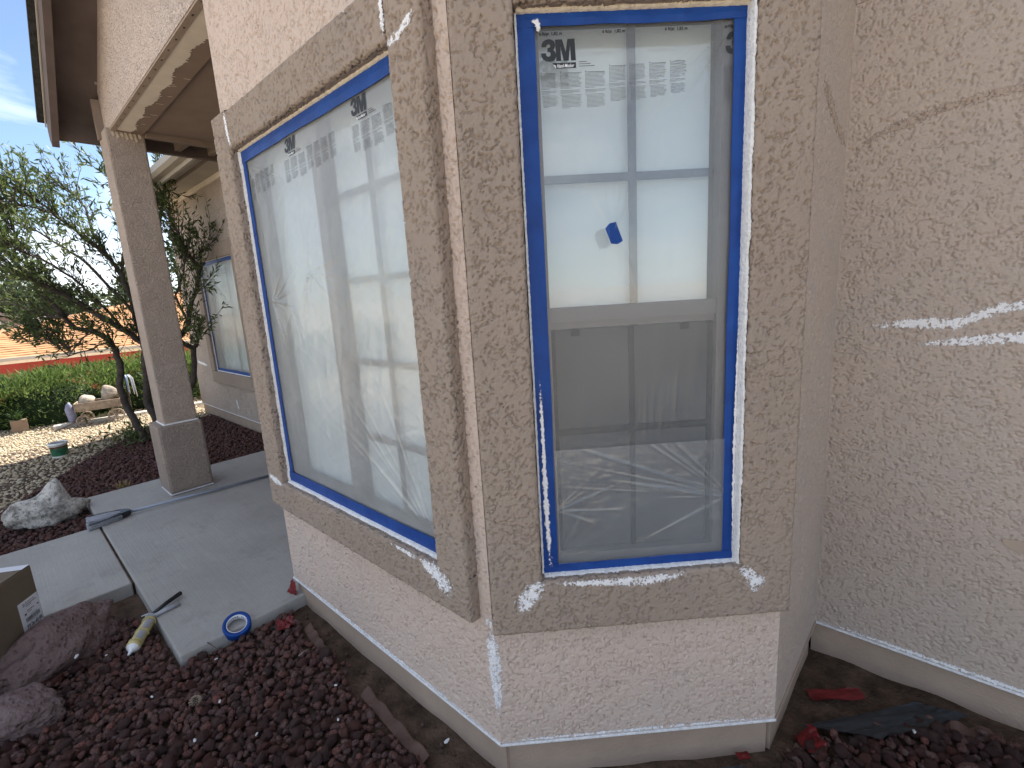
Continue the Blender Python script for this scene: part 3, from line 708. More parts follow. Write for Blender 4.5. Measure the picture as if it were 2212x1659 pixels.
def strip(fr, pts_in, pts_out, mat, parent, w=.0015, name='tape_strip', seed=0, n=60, jit=.0012):
    """a thin band of tape between two edge lines, with slightly wavy edges and 1 mm of thickness"""
    rg = np.random.default_rng(seed); V = []; F = []
    ph = rg.uniform(0, 6, 4)
    for k in range(n+1):
        t = k/n
        wob = jit*(math.sin(9*t+ph[0])+.6*math.sin(23*t+ph[1])); wob2 = jit*(math.sin(7*t+ph[2])+.6*math.sin(19*t+ph[3]))
        pi = [pts_in[0][q]*(1-t)+pts_in[1][q]*t for q in (0, 1)]; po = [pts_out[0][q]*(1-t)+pts_out[1][q]*t for q in (0, 1)]
        d = Vector((po[0]-pi[0], po[1]-pi[1])).normalized()
        A = (pi[0]+d.x*wob, pi[1]+d.y*wob); B = (po[0]+d.x*wob2, po[1]+d.y*wob2); m_ = ((A[0]+B[0])/2, (A[1]+B[1])/2)
        bul = .0012*math.sin(31*t+ph[1])
        V += [fr.p(*A, w), fr.p(*m_, w+.001+bul), fr.p(*B, w), fr.p(*B, w-.0025), fr.p(*A, w-.0025)]
        if k:
            o = (k-1)*5
            for q in range(5): F.append((o+q, o+(q+1) % 5, o+5+(q+1) % 5, o+5+q))
    F.append((0, 1, 2, 3, 4)); F.append(tuple(n*5+q for q in (4, 3, 2, 1, 0)))
    return mesh(name, V, F, mat, parent, False)
def tape_frame(fr, win, tw, parent, seed=0):
    a, b, c, d = win; L_, Rr, B_, T_ = tw
    strip(fr, [(a+L_, c), (a+L_, d)], [(a, c), (a, d)], MAT['tape'], parent, .0035, seed=seed+1)
    strip(fr, [(b-Rr, c), (b-Rr, d)], [(b, c), (b, d)], MAT['tape'], parent, .0040, seed=seed+2)
    strip(fr, [(a, d-T_), (b, d-T_)], [(a, d), (b, d)], MAT['tape'], parent, .0055, seed=seed+3)
    strip(fr, [(a, c+B_), (b, c+B_)], [(a, c), (b, c)], MAT['tape'], parent, .0060, seed=seed+4)
_txt = {}
def text_tris(s, shear=0.0):
    if (s, shear) in _txt: return _txt[s, shear]
    bold = .03 if shear == 0 else .012
    cu = bpy.data.curves.new('t', 'FONT'); cu.body = s; cu.size = 1; cu.resolution_u = 3; cu.shear = shear; cu.offset = bold
    ob = bpy.data.objects.new('t', cu); C.objects.link(ob); bpy.context.view_layer.update()
    me = bpy.data.meshes.new_from_object(ob.evaluated_get(bpy.context.evaluated_depsgraph_get()))
    V = np.array([v.co[:2] for v in me.vertices]); Fs = [tuple(p.vertices) for p in me.polygons]
    bpy.data.objects.remove(ob); bpy.data.curves.remove(cu); bpy.data.meshes.remove(me)
    _txt[s, shear] = (V, Fs); return V, Fs
def put_text(s, u, v, width, height, shear=0):
    V, Fs = text_tris(s, shear); mn, mx_ = V.min(0), V.max(0); q = (V-mn)/(mx_-mn)
    return np.stack([u+q[:, 0]*width, v+q[:, 1]*height], -1), Fs
P3 = [(565, 808), (572, 760), (600, 715), (640, 692), (690, 680), (740, 685), (788, 710), (810, 750), (812, 795), (795, 835), (775, 858), (800, 878), (818, 905), (825, 950), (815, 1000), (785, 1035), (740, 1048), (690, 1050), (640, 1040), (590, 1010), (565, 970), (555, 908),
      (640, 908), (650, 945), (672, 965), (700, 965), (722, 947), (728, 920), (720, 900), (700, 889), (672, 888), (672, 825), (700, 822), (722, 808), (726, 785), (712, 766), (690, 760), (668, 768), (655, 790), (650, 808)]
PM = [(815, 690), (940, 690), (1000, 900), (1035, 690), (1165, 685), (1180, 1045), (1090, 1045), (1080, 800), (1048, 1045), (958, 1045), (905, 805), (915, 1045), (825, 1045)]
PB = [(748, 1075), (1178, 1075), (1180, 1170), (820, 1170), (812, 1120), (780, 1105)]
PW = [(768, 1110), (778, 1106), (808, 1122), (816, 1165)]
def logo_uv(poly, u, v, W_, H_): return np.array([[u+(x-555)/625*W_, v-(y-680)/490*H_] for x, y in poly])
def prints(fr, fn, win, starts, vt, parent, mirror=1, cols=None, seed=0, base=-.004, lift=.0018, pw=1.0):
    """the film maker's mark, length marks and columns of small print; one mesh per kind"""
    a, b, c, d = win; rg = np.random.default_rng(seed)
    def emit(name, polys, mat, lf=lift):
        V = []; F = []
        for uv, Fs in polys:
            o = len(V); uv = np.asarray(uv)
            if uv[:, 0].min() < a or uv[:, 0].max() > b: 
                if uv[:, 0].max() < a or uv[:, 0].min() > b: continue
                uv = uv.copy(); uv[:, 0] = np.clip(uv[:, 0], a, b)
            wv = base+fn(uv[:, 0], uv[:, 1])+lf
            V += list(fr.pn(np.stack([uv[:, 0], uv[:, 1], wv], -1))); F += [tuple(o+i for i in f) for f in Fs]
        if V:
            o_ = mesh(name, V, F, mat, parent)
            return tag(o_, kind='stuff') if name != 'printed_logo' else o_
    big = []; lab = []; small = []; wht = []
    for s in starts:
        W_, H_ = .088*pw, .068
        for pl in (P3, PM, PB):
            uv = logo_uv(pl, s+.003, vt, W_, H_)
            big.append((uv, [tuple(range(len(pl)))]))
        wht.append((logo_uv(PW, s+.003, vt, W_, H_), [(0, 1, 2, 3)]))
        wht.append(put_text('Hand-Masker', s+.003+(830-555)/625*W_, vt-(1160-680)/490*H_, 315/625*W_, 62/490*H_, .3))
        for k in range(3):
            lab.append(put_text('6 ft/pi  1,82 m', s+k*.160*pw, vt+.0065, .058*pw, .0100))
        for k in range(3):
            small.append((np.array([[s+.098*pw, vt-.055-k*.005], [s+(.118+.01*k)*pw, vt-.055-k*.005], [s+(.118+.01*k)*pw, vt-.0535-k*.005], [s+.098*pw, vt-.0535-k*.005]]), [(0, 1, 2, 3)]))
        cu = s; cw = [.043, .058, .056, .047, .045, .047, .046]
        for ci, wd in enumerate(cw):
            wd *= pw
            top = vt-.078 if ci < 3 else vt-.070+.0012*ci; nl = int(rg.integers(24, 28))
            if rg.random() < 2:                     # small warning triangle
                t0 = top+.0035
                small.append((np.array([[cu, top], [cu+.004, top], [cu+.002, t0]]), [(0, 1, 2)]))
            for li in range(nl):
                vv = top-li*.0030-(.002 if li > 12 else 0)-(.002 if li > 15 else 0)
                x = cu+(.006 if li == 0 else (.003 if li > 16 else 0)); end = cu+wd*(rg.uniform(.82, .95) if li not in (12, 15, nl-1) else rg.uniform(.35, .6))
                while x < end:
                    wl_ = rg.uniform(.003, .009); e = min(end, x+wl_)
                    th = .0009 if li > 0 else .0014
                    small.append((np.array([[x, vv-th], [e, vv-th], [e, vv], [x, vv]]), [(0, 1, 2, 3)])); x = e+rg.uniform(.0006, .0012)
            cu += wd+.006*pw
    [emit('printed_logo', [q], MAT['ink']) for q in big]; emit('printed_logo_lettering', wht, MAT['white_print'], lift+.0012)
    emit('printed_length_mark', lab, MAT['ink']); emit('printed_small_text', small, MAT['ink_grey'])

# angled window
mf = thing('masking_film', FF.p(.46, .74, 0), 'clear masking film taped with wide blue tape over the narrow angled window', 'masking film', 'films masking the windows')
TF = (.169, .757, .747, 2.272)
fin = (.169+.006, .757-.006, .753, 2.266)
ef = edge_fade((.215, .722, .775, 2.235), .05); wa = wave_field(5, 9, (30, 110), (1, 6), .0065); wb = wave_field(6, 6, (10, 40), (2, 14), .0035)
pl1 = pleats(.402, 1.735, 3, 11, .20, .0035, 1.1, 2.1, .04); pl1b = pleats(.402, 1.735, 4, 9, .15, .003, -2.1, -1.0, .04)
pl2 = pleats(.728, 2.235, 8, 16, .34, .0045, -2.75, -1.62, .05); pl3 = pleats(.217, .79, 9, 9, .2, .004, .1, 1.4, .05)
def fnF(u, v):
    low = np.clip((1.75-v)/.5, 0, 1)*sst(-.35, .5, vn(u*9+3, v*4+1, 2)+.5*vn(u*23, v*11, 4))
    return 1.7*ef(u, v)*(wa(u, v)*(.15+.55*low)+wb(u, v)*.5+1.7*pl1(u, v)+1.5*pl1b(u, v)+1.6*pl2(u, v)+pl3(u, v))
film_sheet('film', FF, fin, fnF, 170, 340, MAT['film'], mf)
tape_frame(FF, TF, (.046, .034, .028, .031), mf, 10)
prints(FF, fnF, (.216, .7225, .75, 2.27), [.2265, .701], 2.2155, mf, seed=5)
wc = wave_field(15, 8, (4, 16), (40, 120), .006); wd_ = wave_field(16, 6, (25, 60), (25, 60), .006)
pl4 = pleats(.735, .96, 19, 14, .35, .006, 2.2, 4.0, .05); pl5 = pleats(.215, .95, 20, 9, .2, .005, -.9, .9, .05)
ef2 = edge_fade((.2165, .7215, .777, 1.15), .02)
def fnF2(u, v): return .006+ef2(u, v)*((wc(u, v)+wd_(u, v))*.6*sst(-.4, .5, vn(u*11, v*14, 6))+1.2*pl4(u, v)+1.1*pl5(u, v))
film_sheet('overlapping_film', FF, (.2165, .7215, .777, 1.138), fnF2, 150, 130, MAT['film2'], mf, w=.004)
# blue patch stuck on the film
bm = bmesh.new()
pt = [(.380, 1.750), (.390, 1.762), (.409, 1.766), (.428, 1.716), (.412, 1.708), (.394, 1.710)]
a = [bm.verts.new(FF.p(u, v, .0125+.004*math.sin(i*1.7))) for i, (u, v) in enumerate(pt)]; b = [bm.verts.new(FF.p(u, v, .011+.004*math.sin(i*1.7))) for i, (u, v) in enumerate(pt)]
bm.faces.new(a); bm.faces.new(b[::-1])
for i in range(6): bm.faces.new([a[i], b[i], b[(i+1) % 6], a[(i+1) % 6]])
bm_obj('tape_patch', bm, MAT['tape'], mf)

# left bay window
ml = thing('masking_film', FL.p(-1.8, .74, 0), 'milky wrinkled masking film over the wide bay window beside the porch', 'masking film', 'films masking the windows')
TL = (-2.385, -1.194, .742, 2.272)
efl = edge_fade((-2.36, -1.21, .79, 2.22), .08); la = wave_field(25, 8, (8, 40), (1, 8), .008); lb = wave_field(26, 7, (10, 40), (10, 40), .005)
q1 = pleats(-1.86, 1.72, 31, 16, .22, .008, 0, 6.28, .06); q2 = pleats(-2.28, 1.62, 32, 14, .2, .008, -1.4, 1.2, .06)
q3 = pleats(-1.25, .80, 33, 14, .5, .006, 1.7, 3.0, .05); q4 = pleats(-2.05, 1.60, 34, 12, .3, .007, -2.4, -.8, .05); q5 = pleats(-2.33, 2.2, 35, 10, .3, .007, -1.3, -.1, .06)
def fnL(u, v):
    lump = .016*np.exp(-(((u+1.93)/.25)**2+((v-1.5)/.6)**2))
    return 1.3*efl(u, v)*(lump+la(u, v)+lb(u, v)*.8+q1(u, v)+q2(u, v)+q3(u, v)+q4(u, v)+q5(u, v))
film_sheet('film', FL, (-2.38, -1.20, .747, 2.267), fnL, 210, 270, MAT['film_left'], ml)
tape_frame(FL, TL, (.035, .035, .050, .048), ml, 20)
prints(FL, fnL, (-2.34, -1.205, .75, 2.26), [-2.46, -1.968, -1.476], 2.222, ml, seed=9, pw=1.03)
# wing window
mw = thing('masking_film', FM.p(-7.1, .74, 0), 'masking film with long folds over the far window behind the porch column', 'masking film', 'films masking the windows')
TWn = (-7.752, -6.428, .742, 2.228)
efw = edge_fade((-7.72, -6.46, .78, 2.19), .06); w1_ = pleats(-7.35, 2.0, 41, 22, .8, .012, -2.2, -.6, .05); w2_ = wave_field(42, 6, (8, 25), (1, 4), .012)
film_sheet('film', FM, (-7.745, -6.435, .747, 2.222), lambda u, v: efw(u, v)*(w1_(u, v)+w2_(u, v)), 140, 160, MAT['film_left'], mw)
tape_frame(FM, TWn, (.03, .03, .04, .045), mw, 30)
prints(FM, lambda u, v: 0*u, (-7.70, -6.46, .75, 2.2), [-7.62, -7.12], 2.17, mw, seed=12, lift=.014)

# ---- caulk beads in the window corners and smears over the stucco
def bead(fr, p0, p1, wdt, mat, parent, seed, amp=1.0, nrm_w=.006):
    """lumpy caulk bead between tape and trim"""
    rg = np.random.default_rng(seed); d = Vector((p1[0]-p0[0], p1[1]-p0[1])); L = d.length; d.normalize(); s = Vector((-d.y, d.x)); n = int(L/.006); V = []; F = []
    h = rg.random(n+1); h2 = rg.random(n+1); kk = np.ones(9)/9; h = np.clip(.5*h+.5+(np.convolve(rg.random(n+9), kk, 'valid')[:n+1]-.5)*2.6-.3, 0, 1.6)
    for k in range(n+1):
        t = k/n; c_ = Vector(p0)+d*(L*t); wo_ = wdt*(.7+.55*h[k]*amp); wi = .002+.0015*h2[k]
        for (q, ww) in ((-wi, .0005), (-wi*.3, nrm_w+.002*h2[k]), (wo_*.6, nrm_w*1.1+.004*h[k]), (wo_, nrm_w*.9+.006*h2[k]), (wo_*1.02, -.001)):
            V.append(fr.p(c_.x+s.x*q, c_.y+s.y*q, ww))
        if k:
            for q in range(4): F.append(((k-1)*5+q, (k-1)*5+q+1, k*5+q+1, k*5+q))
    return mesh('caulk_bead', V, F, mat, parent, True)
PWM, CW = MAT['paint_white'], MAT['caulk_warm']
def window_beads(fr, win, ms, wd4, seed, hh=(.012, .012, .012, .012)):
    a, b, c, d = win     # tape outer; order left right bottom top ; side vector points outwards
    bead(fr, (a, c), (a, d), wd4[0], ms[0], H, seed, 1.0, hh[0])
    bead(fr, (b, d), (b, c), wd4[1], ms[1], H, seed+1, 1.0, hh[1])
    bead(fr, (b, c), (a, c), wd4[2], ms[2], H, seed+2, 1.0, hh[2])
    bead(fr, (a, d), (b, d), wd4[3], ms[3], H, seed+3, 1.0, hh[3])
window_beads(FF, TF, (PWM, PWM, PWM, CW), (.005, .008, .010, .018), 50, (.006, .034, .020, .014))
window_beads(FL, TL, (PWM, PWM, PWM, CW), (.014, .010, .012, .016), 60, (.010, .01, .018, .012))
window_beads(FM, TWn, (PWM, PWM, PWM, PWM), (.012, .012, .010, .010), 70)
def smear(fr, uv, wid, seed, mat='smear', w=.0, name='caulk_smear', rag=.5):
    key = {id(FF): ('FF', 'TF'), id(FL): ('FL', 'TL'), id(FM): ('FM', 'FM'), id(FR): ('FR', 'FR')}[id(fr)][1 if w > .03 else 0]
    if .005 < w < .03: key = None
    if fr is FM and uv[0][0] < -1: key = None
    ribbon(name, [fr.p(u, v, (.046 if w > .03 else 0) if key else w) for u, v in uv], wid, MAT[mat], H, fr.w, 11, rag, seed, .0009 if key else .0035, True, fr, key)
tw = .0465
smear(FF, [(.165, .742), (.13, .715), (.085, .655)], [.04, .075, .07], 1, w=tw)
smear(FF, [(.19, .735), (.46, .722), (.60, .735)], [.018, .040, .03], 2, w=tw-.001)
smear(FF, [(.765, .745), (.80, .70), (.83, .665)], [.04, .06, .07], 3, w=tw)
smear(FF, [(.185, 1.35), (.186, .95), (.190, .77)], [.010, .020, .014], 5, w=.0075, rag=.8)
smear(FF, [(.752, 1.5), (.750, 1.1), (.752, .80)], [.006, .012, .008], 6, w=.008, rag=.8)
smear(FF, [(.214, 2.255), (.224, 2.238), (.222, 2.225)], [.022, .018, .01], 7, w=.009)
smear(FL, [(-1.28, .722), (-1.19, .705), (-1.12, .655)], [.04, .09, .11], 8, w=tw)
smear(FL, [(-1.45, .728), (-1.30, .722)], [.012, .03], 9, w=tw)
smear(FL, [(-2.55, .745), (-2.46, .735), (-2.385, .728)], [.05, .06, .03], 10, w=tw)
smear(FL, [(-1.193, 2.435), (-1.195, 2.36), (-1.193, 2.29)], [.022, .026, .03], 11, w=tw)
smear(FL, [(-1.185, 2.265), (-1.13, 2.268), (-1.06, 2.30)], [.03, .032, .03], 12, w=tw)
smear(FL, [(-2.388, 2.43), (-2.392, 2.35), (-2.372, 2.285)], [.03, .035, .03], 13, w=tw)
smear(FF, [(-.012, .565), (.0, .42), (.004, .25)], [.045, .055, .02], 14, w=.002)
smear(FL, [(AX+.0, .565), (AX-.012, .42), (AX-.006, .25)], [.03, .05, .02], 15, w=.001)
smear(FL, [(-1.02, .585), (-.99, .575)], [.05, .04], 16, w=.004)
smear(FM, [(-.245, 1.392), (-.14, 1.408), (.0, 1.410), (.05, 1.432), (.10, 1.455), (.30, 1.50)], [.026, .048, .050, .042, .046, .05], 17, w=.001)
smear(FM, [(-.10, 1.335), (.04, 1.352), (.16, 1.366), (.40, 1.38)], [.028, .046, .05, .05], 18, w=.001)
smear(FM, [(-.325, 2.01), (-.25, 2.05), (-.10, 2.09), (.06, 2.10), (.3, 2.10)], [.05, .05, .045, .04, .04], 19, 'smear_brown', .001, 'crack_stain')
smear(FR, [(.19, 2.15), (.40, 2.07), (.60, 2.03)], [.10, .07, .06], 20, 'smear_brown', .001, 'crack_stain')
smear(FM, [(-.33, SCR+.008), (.1, SCR+.009), (.9, SCR+.009)], [.016, .022, .022], 21, w=.002, rag=1.0)
smear(FF, [(.0, SCR+.006), (.5, SCR+.007), (FLEN, SCR+.006)], [.012, .016, .012], 22, w=.002, rag=1.0)
smear(FL, [(BL, SCR+.004), (-1.7, SCR+.006), (AX, SCR+.006)], [.010, .018, .012], 23, w=.002, rag=1.0)
smear(FM, [(-7.2, .38), (-7.15, .22)], [.05, .06], 24, w=.002)
smear(FM, [(-8.7, .82), (-8.2, .78)], [.08, .05], 25, w=.002)
bm = bmesh.new(); pp = [(.175, .69), (.30, .70), (.31, .655), (.215, .652), (.185, .668)]
a = [bm.verts.new(FM.p(u, v, .004)) for u, v in pp]; b = [bm.verts.new(FM.p(u, v, .0)) for u, v in pp]
bm.faces.new(a)
for i in range(5): bm.faces.new([a[i], b[i], b[(i+1) % 5], a[(i+1) % 5]])
bm_obj('stucco_patch', bm, MAT['patch'], H)

# ------------------------------------------------------------------ rocks
def ico(sub):
    bm = bmesh.new(); bmesh.ops.create_icosphere(bm, subdivisions=sub, radius=1)
    V = np.array([v.co[:] for v in bm.verts]); F = np.array([[v.index for v in f.verts] for f in bm.faces]); bm.free(); return V, F
ICO = {k: ico(k) for k in (1, 2, 3, 4, 5)}
def rock_shape(sub, seed, planes=12, lump=.12, sq=(1, .8, .65), rough=.04):
    rg = np.random.default_rng(seed); D, F = ICO[sub]; D = D/np.linalg.norm(D, axis=1, keepdims=True)
    n = rg.normal(size=(planes, 3)); n /= np.linalg.norm(n, axis=1, keepdims=True); dist = rg.uniform(.62, 1.0, planes)
    dot = D@n.T; r = np.where(dot > .05, dist/np.maximum(dot, .05), 9); kk = 14.
    rr = -np.log(np.exp(-kk*np.minimum(r, 1.25)).sum(1)+np.exp(-kk*1.15))/kk
    for fq, am in ((3, lump), (7, lump*.5), (15, rough)):
        kv = rg.normal(size=(4, 3))*fq; ph = rg.uniform(0, 6, 4); rr = rr+am*np.sin(D@kv.T+ph).mean(1)
    V = D*rr[:, None]*np.array(sq); V[:, 2] -= 0; return V, F
def rot_rand(rg, flat=.5):
    e = rg.normal(size=3)*np.array([flat, flat, 0])+np.array([0, 0, rg.uniform(0, 6.28)])
    cx, sx, cy, sy, cz, sz = np.cos(e[0]), np.sin(e[0]), np.cos(e[1]), np.sin(e[1]), np.cos(e[2]), np.sin(e[2])
    return np.array([[cz, -sz, 0], [sz, cz, 0], [0, 0, 1]])@np.array([[cy, 0, sy], [0, 1, 0], [-sy, 0, cy]])@np.array([[1, 0, 0], [0, cx, -sx], [0, sx, cx]])
def in_poly(x, y, poly):
    n = len(poly); r = False; j = n-1
    for i in range(n):
        xi, yi = poly[i]; xj, yj = poly[j]
        if (yi > y) != (yj > y) and x < (xj-xi)*(y-yi)/(yj-yi)+xi: r = not r
        j = i
    return r
def scatter(poly, sp, jit, seed, excl=()):
    rg = np.random.default_rng(seed); xs_ = [p[0] for p in poly]; ys_ = [p[1] for p in poly]; out = []
    row = 0; y = min(ys_)
    while y < max(ys_):
        x = min(xs_)+(row % 2)*sp/2
        while x < max(xs_):
            px, py = x+rg.uniform(-jit, jit)*sp, y+rg.uniform(-jit, jit)*sp
            if in_poly(px, py, poly) and not any(in_poly(px, py, e) for e in excl): out.append((px, py))
            x += sp
        y += sp*.87; row += 1
    return out
Mi = np.array(M.inverted())
def view(p):
    q = Mi@np.array([*p, 1]); d = -q[2]
    if d <= .05: return None
    f = 1040.87; return (1106+f*q[0]/d, 829.5-f*q[1]/d, d)
SLABP = [(-5.47, .325), (-2.465, .325), (-2.465, 1.2), (-5.47, 1.2)]; WALKP = [(-4.65, -9), (-3.42, -9), (-3.42, .34), (-4.65, .34)]
def stone_cloud(name, items, sub, mat, seed, nvar=14, **kw):
    """items: (x,y,z,size); one mesh of many stones"""
    rg = np.random.default_rng(seed); var = [rock_shape(sub, seed*100+i, **kw) for i in range(nvar)]; VV = []; FF_ = []; RR = []; o = 0
    for (x, y, z, s) in items:
        V, F = var[rg.integers(nvar)]; q = (V@rot_rand(rg).T)*s; VV.append(q+np.array([x, y, z])); FF_.append(F+o); o += len(V); RR.append(np.full(len(V), rg.random()))
    return mesh_np(name, np.concatenate(VV), np.concatenate(FF_), mat, smooth=True, attrs={'rnd': np.concatenate(RR)})
rg = np.random.default_rng(21)
bed1 = [(-3.40, -.62), (-.5, -.62), (-.5, .3), (-.75, .72), (-1.05, .78), (-1.45, .74), (-1.9, .80), (-2.2, .78), (-2.46, .84), (-2.48, .33), (-3.0, .31), (-3.2, .15), (-3.41, .1)]
bed2 = [(-.55, .80), (.75, .8), (.75, 2.02), (.25, 2.08), (-.02, 1.97), (-.14, 1.80), (-.27, 1.68), (-.30, 1.50), (-.62, 1.08)]
near = []
for pl, sd in ((bed1, 1), (bed2, 2)):
    for (x, y) in scatter(pl, .0285, .42, sd, [SLABP, WALKP]):
        s = .0158*math.exp(rg.normal()*.24); near.append((x, y, s*.42+rg.uniform(-.004, .012), s*1.08))
    for (x, y) in scatter(pl, .075, .48, sd+10, [SLABP, WALKP]):
        s = .0195*math.exp(rg.normal()*.22); near.append((x, y, .009+s*.40+rg.uniform(0, .012), s))
# loose stones straying onto the bare soil strip
for (x, y) in scatter([(-2.4, .80), (-1.05, .78), (-1.05, .86), (-2.4, .88)], .045, .5, 31): near.append((x, y, .002, .004+.011*rg.random()**2))
# the 300 that show largest are objects of their own
scored = []
for i, it in enumerate(near):
    q = view(it[:3]); ok = q and -10 < q[0] < 2222 and -10 < q[1] < 1669
    scored.append((it[3]/q[2] if ok else 0, i))
scored.sort(reverse=True); pick = {i for sc, i in scored[:300]}
variants = []
for k in range(18):
    V, F = rock_shape(3, 900+k, planes=11, lump=.20, sq=(1, .82, .72), rough=.12)
    variants.append(mesh_np('lava_rock', V, F, MAT['lava'], smooth=True).data)
for o in [o for o in bpy.data.objects if o.name.startswith('lava_rock')]: bpy.data.objects.remove(o)
from mathutils import Euler
for i in sorted(pick):
    x, y, z, s = near[i]; o = bpy.data.objects.new('lava_rock', variants[int(rg.integers(18))]); C.objects.link(o)
    o.location = (x, y, z); o.scale = (s, s, s); o.rotation_euler = Euler((rg.normal()*.5, rg.normal()*.5, rg.uniform(0, 6.28)))
    tag(o, 'dark red lava rock loose in the bed under the bay', 'rock', 'lava rocks in the bed under the bay')
tag(stone_cloud('lava_rock_bed', [near[i] for i in range(len(near)) if i not in pick], 2, MAT['lava'], 5, 22, planes=10, lump=.20, sq=(1, .82, .72), rough=.12),
    'dark red lava rock mulch covering the bed under the bay', 'rock mulch', kind='stuff')
bed3 = [(-4.66, -1.5), (-4.66, .33), (-5.46, .33), (-5.46, 2.15), (-8.3, 2.15), (-8.45, 1.4), (-7.4, .66), (-6.9, .36), (-6.18, .0), (-5.87, -.2), (-5.6, -1.5)]
far = [(x, y, rg.uniform(-.004, .014), .021*math.exp(rg.normal()*.25)) for (x, y) in scatter(bed3, .037, .45, 4, [SLABP])]
tag(stone_cloud('lava_rock_bed', far, 1, MAT['lava'], 6, 12, planes=10, lump=.18, sq=(1, .82, .7)), 'dark lava rock mulch around the tree beyond the porch', 'rock mulch', kind='stuff')
gpoly = [(-5.9, -3.2), (-5.87, -.2), (-6.18, .0), (-6.9, .36), (-7.4, .66), (-8.45, 1.4), (-8.3, 2.15), (-8.8, 2.3), (-8.9, 5), (-10.6, 5), (-10.7, -3.2)]
grav = [(x, y, rg.uniform(-.022, -.006), .017*math.exp(rg.normal()*.3)) for (x, y) in scatter(gpoly, .039, .48, 5)]
tag(stone_cloud('gravel', grav, 1, MAT['pebble'], 7, 10, planes=8, lump=.1, sq=(1, .85, .55)), 'pale tan gravel yard in front of the hedge', 'gravel', kind='stuff')

def boulder(name, loc, size, seed, mat, label, rz=0, sub=4, planes=16, lump=.16, rough=.05, sq=(1, 1, 1), tilt=(0, 0)):
    V, F = rock_shape(sub, seed, planes, lump, sq, rough)
    E = Euler((tilt[0], tilt[1], rz)).to_matrix(); V = (V*np.array(size))@np.array(E).T+np.array(loc)
    return tag(mesh_np(name, V, F, mat, smooth=True), label, 'boulder')
boulder('boulder', (-3.02, -.03, .055), (.35, .165, .165), 71, MAT['lava_big'], 'long purplish lava boulder lying in front of the cardboard box', rz=R(118), lump=.20, rough=.03, sub=5, planes=15)
boulder('boulder', (-2.60, -.165, .055), (.145, .125, .115), 74, MAT['lava_big'], 'smaller rounded reddish lava boulder in front of the long one', rz=.4, rough=.03, lump=.16, sub=5)
# pale weathered boulder with a horn-like spur
bl = boulder('boulder', (-5.21, .07, .075), (.20, .15, .135), 77, MAT['boulder'], 'pale weathered boulder with a pointed spur beyond the front walk', rz=R(75), lump=.35, rough=.09)
me = bl.data; co_ = np.empty(len(me.vertices)*3, np.float32); me.vertices.foreach_get('co', co_); co_ = co_.reshape(-1, 3)
for (cx, cy, rad, h, dx, dy) in ((-5.215, .13, .075, .17, -.02, .05), (-5.20, -.03, .09, .06, 0, -.02)):
    d = np.hypot(co_[:, 0]-cx, co_[:, 1]-cy); k = np.exp(-(d/rad)**2)*(co_[:, 2] > .06); co_[:, 2] += k*h; co_[:, 0] += k*dx; co_[:, 1] += k*dy
k = np.clip((co_[:, 1]-.18)/.1, 0, 1)*(co_[:, 2] < .14); co_[:, 1] += k*.09; co_[:, 2] -= k*.0
me.vertices.foreach_set('co', co_.ravel()); me.update()
boulder('boulder', (-4.86, -.33, .04), (.12, .10, .08), 79, MAT['lava_big'], 'dark grey lava boulder at the left picture edge by the walk', rz=1)

